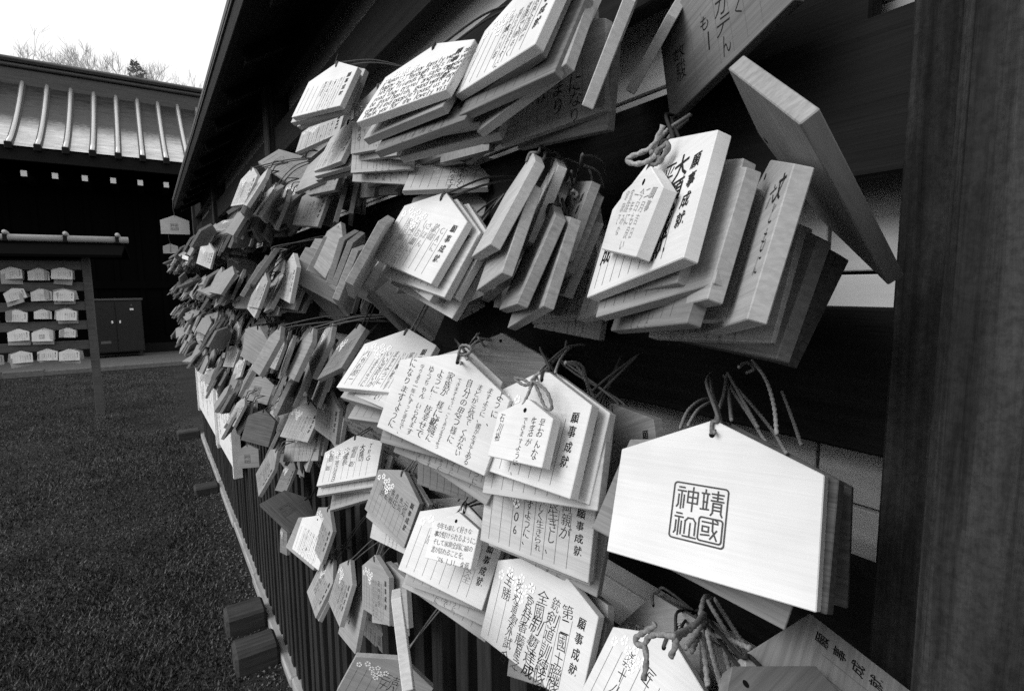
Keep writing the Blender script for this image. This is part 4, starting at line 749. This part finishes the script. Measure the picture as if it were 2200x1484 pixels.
# thin layers showing behind the front tablets of each bunch
rng = random.Random(41)
BY = {d[0]: d for d in DATA}
for key, n, what in (('a8', 2, 'the dense English tablet'), ('a18', 2, 'the bright tablet at the top edge'), ('a17', 3, 'the lowest ruled top row tablet'), ('a9', 2, 'the tablet with large bold kana'), ('b1', 3, 'the brilliant white tablet'), ('b6', 4, 'the tall narrow tablet by the cords'), ('b14', 2, 'the long katakana tablet'),
                     ('c2', 2, 'the bow tied right hand tablet'), ('d1', 3, 'the white blossom tablet at left'), ('d3', 3, 'the densely filled kana tablet'), ('d5', 1, 'the twin white tablets'), ('d8', 2, 'the grey ruled blank tablet'), ('d9', 2, 'the wish for parents tablet'),
                     ('d10', 3, 'the strong grained tablet'), ('d12', 2, 'the heavy brush column tablet'), ('g4', 3, 'the white spaced column tablet'), ('g5', 2, 'the paired character tablet'), ('g3', 2, 'the fine column grey tablet'), ('f7', 2, 'the widest low blossom tablet')):
    _, t, q, wd, mat, st, lab, hook = BY[key]; R_ = Quat(q)
    for k in range(n):
        Rk = R_ @ Matrix.Rotation(rng.uniform(-.16, .16), 3, 'Z') @ Matrix.Rotation(rng.uniform(-.12, .12), 3, 'Y')
        tk = Vector(t)+R_ @ Vector((rng.uniform(-.012, .016), -.006-.007*k+rng.uniform(-.01, .004), -.016-.0125*k))
        if tk.x > .45: continue
        tablet('%s_%d' % (key, k), tk, Rk, wd if wd < .145 else .14, dict(blos=0, hdr=k % 2, rule=1, body=k % 2, size=.055), '%s tablet layer showing behind %s' % (['nearest', 'second', 'third', 'rearmost'][k], what), 'votive tablets on the near rack', mat=rng.choice(('mid', 'aged', 'mid', 'pale')), hook=0)
        NEXTRA.append(1)

# ------------------------------------------------------------------ the crowd further down the rack
rng = random.Random(12)
def crowd_rot(yaw, tilt, roll):
    b = Matrix((Vector((0, -1, 0)), Vector((0, 0, 1)), Vector((-1, 0, 0)))).transposed()
    return b @ Matrix.Rotation(yaw, 3, 'Y') @ Matrix.Rotation(roll, 3, 'Z') @ Matrix.Rotation(-tilt, 3, 'X')
crowd = []
rows = [.36, .14, -.075, -.285, -.49]
for ri, zc in enumerate(rows):
    y = (1.25, 1.2, 1.25, 1.45, 1.9)[ri]
    while y < 6.5:
        n = rng.randint(8, 10) if ri < 4 else rng.randint(1, 3)
        if 2.5 < y and ri == 4: n = 0
        lean = rng.uniform(-.30, .02)
        for k in range(n):
            yaw = lean+rng.gauss(0, .13)+(rng.random() < .10)*rng.uniform(.2, .7); tilt = rng.uniform(.15, .33)+.035*k+(rng.random() < .06)*.5; roll = rng.gauss(0, .12)+(rng.random() < .05)*rng.uniform(-.9, .9)
            t = Vector((.432-.0225*k+rng.uniform(-.004, .004), y+rng.uniform(-.02, .02)+.012*k*lean, H+zc-.035-rng.uniform(0, .075)-.003*k))
            crowd.append((t, crowd_rot(yaw, tilt, roll), ri, k, rng.random()))
        y += rng.uniform(.12, .155)
# layers behind the tablets placed by hand
for ri, zc in enumerate(rows[:3]):
    y = .58
    while y < 1.25:
        for k in range(3):
            t = Vector((.437-.014*k, y+rng.uniform(-.02, .02), H+zc-.06+rng.uniform(-.01, .01)))
            crowd.append((t, crowd_rot(rng.uniform(-.2, .2), rng.uniform(.05, .2), rng.gauss(0, .1)), ri, k, rng.random()))
        y += .12
# keep the tablets placed one by one readable: nothing of the crowd hangs straight in front of them
PROT = []
EYE = Vector((0, 0, H))
for key, t, q, wd, mat, st, lab, hook in DATA:
    if key[0] in 'hskip' or key in ('g11', 'g12', 'g13', 'g2', 'g3', 'a5', 'a4', 'a1'):
        R_ = Quat(q); T_ = Vector(t)+EYE
        PROT.append(([R_ @ Vector((u*wd*.5, v*wd, 0))+T_ for u, v in ((0, -.03), (-.92, -.22), (-.92, -.71), (.92, -.71), (.92, -.22))], R_ @ Vector((0, 0, 1)), T_))
def blocks(t, R_):
    for poly, n_, T_ in PROT:
        for p in ((0, -.01, 0), (-.07, -.028, 0), (-.07, -.10, 0), (.07, -.10, 0), (.07, -.028, 0), (0, -.06, 0), (.035, -.08, 0), (-.035, -.08, 0)):
            P = R_ @ Vector(p)+t; d = P-EYE; dn = d.dot(n_)
            if abs(dn) < 1e-6: continue
            s = (T_-EYE).dot(n_)/dn
            if s < .985: continue
            X = EYE+d*s; sg = 0; ok = True
            for i in range(5):
                c_ = (poly[(i+1) % 5]-poly[i]).cross(X-poly[i]).dot(n_)
                if sg == 0: sg = 1 if c_ > 0 else -1
                elif c_*sg < 0: ok = False; break
            if ok: return True
    return False
crowd = [c for c in crowd if not blocks(c[0], c[1])]
crowd.sort(key=lambda c: c[0].length*(1 if c[3] > 2 else 1.35))
NB = 300-len(DATA)-len(NEXTRA)-46
rl = ['top', 'second', 'third', 'fourth', 'lowest']
gen = [style_meshes('gen%d' % i, dict(ink='pen', size=.055, blos=i % 2, hdr=i % 3 != 0), .14) for i in range(7)]
cord_me = cord_for(Matrix.Identity(4), (0, .035, -.03), r=.0014, slack=.01, sides=5)
for i, (t, R_, ri, k, u) in enumerate(crowd[:NB]):
    o = link('votive_tablet', board_mesh(.14, ('aged', 'aged', 'aged', 'mid', 'aged', 'pale', 'aged', 'fresh' if u > .93 else 'mid')[int(u*97) % 8])); m = R_.to_4x4(); m.translation = t; o.matrix_world = m
    kk = 'outermost' if k >= 7 else ('outer' if k >= 5 else ('middle' if k >= 2 else 'innermost'))
    y_ = t.y; zone = 'by the white tablets' if y_ < 1.3 else ('beside the dark fan' if y_ < 1.75 else ('left of the fan' if y_ < 2.3 else ('near the notice boards' if y_ < 3.1 else ('above nearer notice board' if y_ < 4.2 else 'above farther notice board'))))
    nv = R_ @ Vector((0, 0, 1)); up_ = R_ @ Vector((0, 1, 0)); lean_ = 'skewed' if abs(up_.y) > .28 else ('face turned out' if nv.y < -.12 else ('edge on' if nv.y < .2 else 'turned away'))
    lb = '%s %s tablet in %s row of the crowd, %s' % (kk, lean_, rl[ri], zone)
    tag(o, lb, 'votive tablet', lb.replace('tablet in', 'tablets in'))
    for nm, me in gen[int(u*7)]: link(nm, me, o)
    link('cord', cord_me, o)
rest = MB(); bmv = [tuple(v.co) for v in board_mesh(.14, 'pale').vertices]; bmf = [tuple(p.vertices) for p in board_mesh(.14, 'pale').polygons]
a_, h_ = .14*RA, .14*RS
sv = [(x, y, zz) for zz in (0, -TH) for x, y in ((0, 0), (-.07, -a_), (-.07, -a_-h_), (.07, -a_-h_), (.07, -a_))]
sf = [(0, 1, 2, 3, 4), (9, 8, 7, 6, 5)]+[(i, 5+i, 5+(i+1) % 5, (i+1) % 5) for i in range(5)]
for t, R_, ri, k, u in crowd[NB:]: rest.add([tuple(R_ @ Vector(p)+t) for p in sv], sf)
m_rest = MAT['aged']
o = link('votive_tablets', rest.mesh('votive_tablets', m_rest)); o['kind'] = 'stuff'; o['label'] = 'dense mass of pale tablets hanging in the farthest stretch of the rack'; o['category'] = 'tablets'

# ------------------------------------------------------------------ loose cords, bows and knots
for lab, r, sts in (
    ('knotted cords gathered above the densely filled kana tablet', 0.0014, [[(0.25, 0.4607, -0.0759), (0.295, 0.5373, -0.0815), (0.34, 0.6104, -0.083), (0.385, 0.6721, -0.0794), (0.43, 0.7255, -0.0737)], [(0.25, 0.448, -0.0701), (0.31, 0.5567, -0.0787), (0.37, 0.6531, -0.0822), (0.43, 0.7341, -0.0753)], [(0.245, 0.455, -0.0661), (0.246, 0.4514, -0.0573), (0.247, 0.4385, -0.0563), (0.248, 0.4356, -0.0608), (0.249, 0.4497, -0.0659), (0.25, 0.4642, -0.0669)], [(0.32, 0.5746, -0.0797), (0.34, 0.5776, -0.0673), (0.36, 0.5831, -0.069), (0.38, 0.5967, -0.0797), (0.4, 0.6173, -0.1075)], [(0.33, 0.5606, -0.0637), (0.36, 0.5974, -0.08), (0.39, 0.6425, -0.1023), (0.42, 0.6905, -0.1236)], [(0.34, 0.5806, -0.0643), (0.3667, 0.5908, -0.0733), (0.3933, 0.6211, -0.0933), (0.42, 0.6602, -0.1199)]]),
    ('knotted cords looping over the white blossom tablet and its mini tablet', 0.00135, [[(0.272, 0.3728, -0.0865), (0.3115, 0.4123, -0.0832), (0.351, 0.4403, -0.0759), (0.3905, 0.4625, -0.0694), (0.43, 0.4792, -0.0718)], [(0.275, 0.3798, -0.0913), (0.3113, 0.414, -0.0884), (0.3475, 0.438, -0.0807), (0.3838, 0.4633, -0.0739), (0.42, 0.5022, -0.0681)], [(0.3, 0.3604, -0.0677), (0.32, 0.3684, -0.0738), (0.34, 0.3777, -0.0913), (0.36, 0.3952, -0.1113)], [(0.3, 0.3613, -0.0689), (0.315, 0.3661, -0.0696), (0.33, 0.3711, -0.0762), (0.345, 0.3824, -0.0925), (0.36, 0.3842, -0.1171)], [(0.27, 0.3673, -0.0822), (0.27, 0.3488, -0.088), (0.27, 0.3417, -0.1006), (0.27, 0.3506, -0.1022), (0.27, 0.3601, -0.0898), (0.27, 0.3646, -0.085)], [(0.3, 0.3745, -0.0784), (0.3433, 0.4204, -0.0757), (0.3867, 0.458, -0.0708), (0.43, 0.4905, -0.0724)], [(0.268, 0.3931, -0.0824), (0.268, 0.3804, -0.0821), (0.268, 0.3701, -0.0848), (0.268, 0.3785, -0.0869), (0.268, 0.3902, -0.0847), (0.268, 0.3931, -0.0824)], [(0.265, 0.3764, -0.1047), (0.2668, 0.3722, -0.0958), (0.2685, 0.3699, -0.089), (0.2702, 0.3685, -0.0802), (0.272, 0.36, -0.0737)]]),
    ('bundle of braided cords fanning out above the large seal tablet', 0.0013, [[(0.31, 0.216, -0.1003), (0.35, 0.2424, -0.1012), (0.39, 0.2638, -0.0908), (0.43, 0.2886, -0.0824)], [(0.33, 0.2596, -0.1098), (0.36, 0.2758, -0.1032), (0.39, 0.2855, -0.1001), (0.42, 0.2935, -0.1042)], [(0.33, 0.2525, -0.1061), (0.36, 0.2668, -0.1015), (0.39, 0.2779, -0.1013), (0.42, 0.2915, -0.1059)], [(0.34, 0.1972, -0.1069), (0.3733, 0.2277, -0.1032), (0.4067, 0.2624, -0.0959), (0.44, 0.2983, -0.0856)], [(0.33, 0.1773, -0.1078), (0.3667, 0.2074, -0.1064), (0.4033, 0.2483, -0.0977), (0.44, 0.2963, -0.0853)], [(0.33, 0.184, -0.097), (0.3533, 0.2, -0.0838), (0.3767, 0.2206, -0.0707), (0.4, 0.2461, -0.0621)], [(0.36, 0.1834, -0.1091), (0.395, 0.2077, -0.1038), (0.43, 0.2367, -0.0897)], [(0.34, 0.203, -0.0984), (0.37, 0.2307, -0.0931), (0.4, 0.2584, -0.088), (0.43, 0.2878, -0.0805)], [(0.33, 0.2166, -0.0944), (0.38, 0.2517, -0.0937), (0.43, 0.2875, -0.0857)], [(0.37, 0.2382, -0.0637), (0.3933, 0.2459, -0.063), (0.4167, 0.2543, -0.0716), (0.44, 0.2756, -0.08)]]),
    ('tangle of thick cords knotted at the bottom edge below the seal tablet', 0.0019, [[(0.29, 0.2007, -0.2653), (0.3125, 0.2198, -0.2618), (0.335, 0.2399, -0.2552), (0.3575, 0.253, -0.2539), (0.38, 0.2628, -0.2662)], [(0.33, 0.1978, -0.2656), (0.3533, 0.2246, -0.273), (0.3767, 0.2559, -0.2757), (0.4, 0.2798, -0.2838)], [(0.35, 0.2138, -0.2671), (0.385, 0.2494, -0.281), (0.42, 0.2859, -0.2934)], [(0.32, 0.19, -0.2449), (0.3333, 0.2136, -0.2577), (0.3467, 0.2396, -0.2719), (0.36, 0.2542, -0.2742)], [(0.26, 0.2062, -0.2217), (0.295, 0.2198, -0.2372), (0.33, 0.233, -0.2497)], [(0.27, 0.2132, -0.2327), (0.3, 0.2201, -0.2377), (0.33, 0.2332, -0.2463)], [(0.29, 0.2191, -0.2497), (0.31, 0.2255, -0.2511), (0.33, 0.233, -0.2513)], [(0.3, 0.1963, -0.2703), (0.325, 0.2204, -0.2741), (0.35, 0.2449, -0.2743)], [(0.31, 0.1931, -0.2682), (0.33, 0.2124, -0.2747), (0.35, 0.2296, -0.2746)], [(0.262, 0.2225, -0.2229), (0.262, 0.2251, -0.2273), (0.262, 0.2375, -0.2404), (0.262, 0.2388, -0.2455), (0.262, 0.2321, -0.2438), (0.262, 0.2268, -0.2343), (0.262, 0.2179, -0.2278), (0.262, 0.2078, -0.2237), (0.262, 0.2052, -0.2263), (0.262, 0.209, -0.238)], [(0.262, 0.2312, -0.2415), (0.26, 0.2273, -0.2506), (0.258, 0.2276, -0.264)], [(0.29, 0.2139, -0.2489), (0.32, 0.23, -0.2576), (0.35, 0.245, -0.269)]]),
    ('bow of thick cord holding the mini tablet on the right hand stack', 0.0017, [[(0.275, 0.2492, 0.0671), (0.275, 0.2474, 0.0728), (0.275, 0.2429, 0.0774), (0.275, 0.2416, 0.0825)], [(0.272, 0.2382, 0.0809), (0.272, 0.2431, 0.0784), (0.272, 0.2549, 0.0786), (0.272, 0.2614, 0.0814), (0.272, 0.2608, 0.084), (0.272, 0.252, 0.0848), (0.272, 0.2419, 0.0864), (0.272, 0.2364, 0.0916), (0.272, 0.2328, 0.0978)], [(0.272, 0.2418, 0.0832), (0.304, 0.2642, 0.1), (0.336, 0.2805, 0.1168), (0.368, 0.2969, 0.1309), (0.4, 0.3128, 0.1452)], [(0.275, 0.2416, 0.0814), (0.3233, 0.2759, 0.1003), (0.3717, 0.3066, 0.1256), (0.42, 0.3311, 0.149)], [(0.274, 0.2377, 0.0763), (0.274, 0.2337, 0.0798), (0.274, 0.2298, 0.0842), (0.274, 0.2312, 0.0865), (0.274, 0.2366, 0.0845), (0.274, 0.2421, 0.0809), (0.274, 0.2441, 0.0775), (0.274, 0.2391, 0.076), (0.274, 0.2365, 0.0803)]]),
    ('loose hanging cords and a knot in the dark gap right of the white tablets', 0.0014, [[(0.34, 0.3844, 0.1191), (0.3733, 0.4251, 0.1218), (0.4067, 0.4688, 0.1203), (0.44, 0.5135, 0.1148)], [(0.35, 0.4116, 0.1095), (0.395, 0.4634, 0.1123), (0.44, 0.5128, 0.1147)], [(0.33, 0.3851, 0.0861), (0.334, 0.3928, 0.0838), (0.338, 0.3915, 0.0815), (0.342, 0.3942, 0.086), (0.346, 0.4059, 0.0893), (0.35, 0.4095, 0.0757)], [(0.35, 0.4374, 0.084), (0.385, 0.4714, 0.1082), (0.42, 0.502, 0.1336)], [(0.36, 0.4386, 0.0814), (0.39, 0.468, 0.1022), (0.42, 0.4964, 0.1247)], [(0.37, 0.4183, 0.1289), (0.3933, 0.4254, 0.1311), (0.4167, 0.4375, 0.1291), (0.44, 0.4574, 0.1248)], [(0.38, 0.4274, 0.1216), (0.41, 0.4389, 0.12), (0.44, 0.4617, 0.1102)], [(0.4, 0.4873, 0.1388), (0.4133, 0.4935, 0.1446), (0.4267, 0.5019, 0.1454), (0.44, 0.5048, 0.1443)], [(0.38, 0.4188, 0.0955), (0.4, 0.4366, 0.1114), (0.42, 0.4631, 0.1282)]]),
    ('short cords knotted over the low blossom tablets on the pickets', 0.001, [[(0.3, 1.2071, -0.6146), (0.35, 1.3087, -0.6578), (0.4, 1.3751, -0.6901)], [(0.31, 1.1865, -0.6069), (0.355, 1.2854, -0.6455), (0.4, 1.3817, -0.6908)], [(0.33, 1.2913, -0.6603), (0.365, 1.3476, -0.6622), (0.4, 1.3903, -0.7051)], [(0.34, 1.2559, -0.621), (0.37, 1.3255, -0.6648), (0.4, 1.3685, -0.6895)]]),
    ('short cord tying the horizontally written mini tablet', 0.0011, [[(0.283, 0.5438, -0.2748), (0.2947, 0.5614, -0.2777), (0.3065, 0.5743, -0.2791), (0.3183, 0.5818, -0.2738), (0.33, 0.597, -0.2767)], [(0.285, 0.5322, -0.2598), (0.3, 0.5569, -0.2657), (0.315, 0.5759, -0.272), (0.33, 0.5995, -0.2908)], [(0.284, 0.5197, -0.256), (0.307, 0.5653, -0.2703), (0.33, 0.6053, -0.284)]]),
    ):
    c0 = Vector(sts[0][0])+Vector((0, 0, H)); root = empty('cord_knot', c0); tag(root, lab, 'cords', 'knotted cords on the near rack')
    for st in sts:
        cm_ = MB(); cm_.add(*tube_vf(resample(smooth([Vector(p)+Vector((0, 0, H))-c0 for p in st], 6), r*.55), r, 8, .2, 2*math.pi/(r*4.5)))
        me = cm_.mesh('cord', MAT['rope']); shade(me); link('cord', me, root)

# white paper fortune strips knotted at the far end
rng = random.Random(77)
for i, (x, y, z, lab) in enumerate(((.235, 3.9, .20, 'white folded paper strip sticking out left at the far end of the row'), (.25, 3.7, .16, 'crumpled white paper strip under the folded one at the far end'), (.26, 3.5, .215, 'white paper strip lying over the far end tablets'))):
    P = [Vector((0, 0, 0))]
    for k in range(7): P.append(P[-1]+Vector((rng.uniform(-.03, .012), rng.uniform(-.03, .03), rng.uniform(-.022, .012))))
    V = []; F = []
    for k, p in enumerate(P):
        d = Vector((.002, rng.uniform(-.006, .006), .011)); V += [p-d, p+d, p+d+Vector((.0012, .0012, 0)), p-d+Vector((.0012, .0012, 0))]
    for k in range(len(P)-1):
        for q in range(4): F.append((4*k+q, 4*k+(q+1) % 4, 4*k+4+(q+1) % 4, 4*k+4+q))
    F += [(3, 2, 1, 0), tuple(range(len(V)-4, len(V)))]
    o = link('paper_strip', mesh('paper_strip', V, F, MAT['white'])); o.location = (x, y, H+z); tag(o, lab, 'paper strip', 'paper strips at the far end')

# ------------------------------------------------------------------ grass and grit
rng = random.Random(5); gm = MB()
def blade(x, y, h):
    a = rng.uniform(0, 6.283); w_ = .0030+.0005*y; l = rng.uniform(.2, 1.1)*h; b = rng.uniform(0, 6.283)
    dx, dy = math.cos(a)*w_, math.sin(a)*w_
    gm.add([(x-dx, y-dy, -.002), (x+dx, y+dy, -.002), (x+math.cos(b)*l, y+math.sin(b)*l, h)], [(0, 1, 2)])
for i in range(120000):
    y = 1.7+11.2*rng.random()**1.9; lo = -.34*y-.4
    x = lo+(.36-lo)*rng.random(); 
    if x > .34: continue
    p = (math.sin(x*3.1+y*1.3)+math.sin(y*2.3-x*1.7)+math.sin(x*7.3)*.5)
    if x > .20 and rng.random() < .75: continue
    blade(x, y, rng.uniform(.012, .034)*(1.0 if p > -.6 else .6))
o = link('grass', gm.mesh('grass', MAT['grass'])); o['kind'] = 'stuff'
gv = MB()
for i in range(1300):
    near = rng.random() < .7; y = 1.8+5*rng.random()**1.5
    x = .36-abs(rng.gauss(0, .09)) if near else -.62*y+(.36+.62*y)*rng.random()
    if x > .36: continue
    s = rng.uniform(.003, .010)*(1 if near else .7)
    c = Vector((x, y, s*.4)); V = [c+Vector((rng.uniform(.6, 1)*s*sx, rng.uniform(.6, 1)*s*sy, s*.7*sz)) for sx, sy, sz in ((1, 0, 0), (0, 1, 0), (-1, 0, 0), (0, -1, 0), (0, 0, 1), (0, 0, -1))]
    gv.add(V, [(0, 1, 4), (1, 2, 4), (2, 3, 4), (3, 0, 4), (1, 0, 5), (2, 1, 5), (3, 2, 5), (0, 3, 5)])
o = link('gravel', gv.mesh('gravel', MAT['gravel'])); o['kind'] = 'stuff'
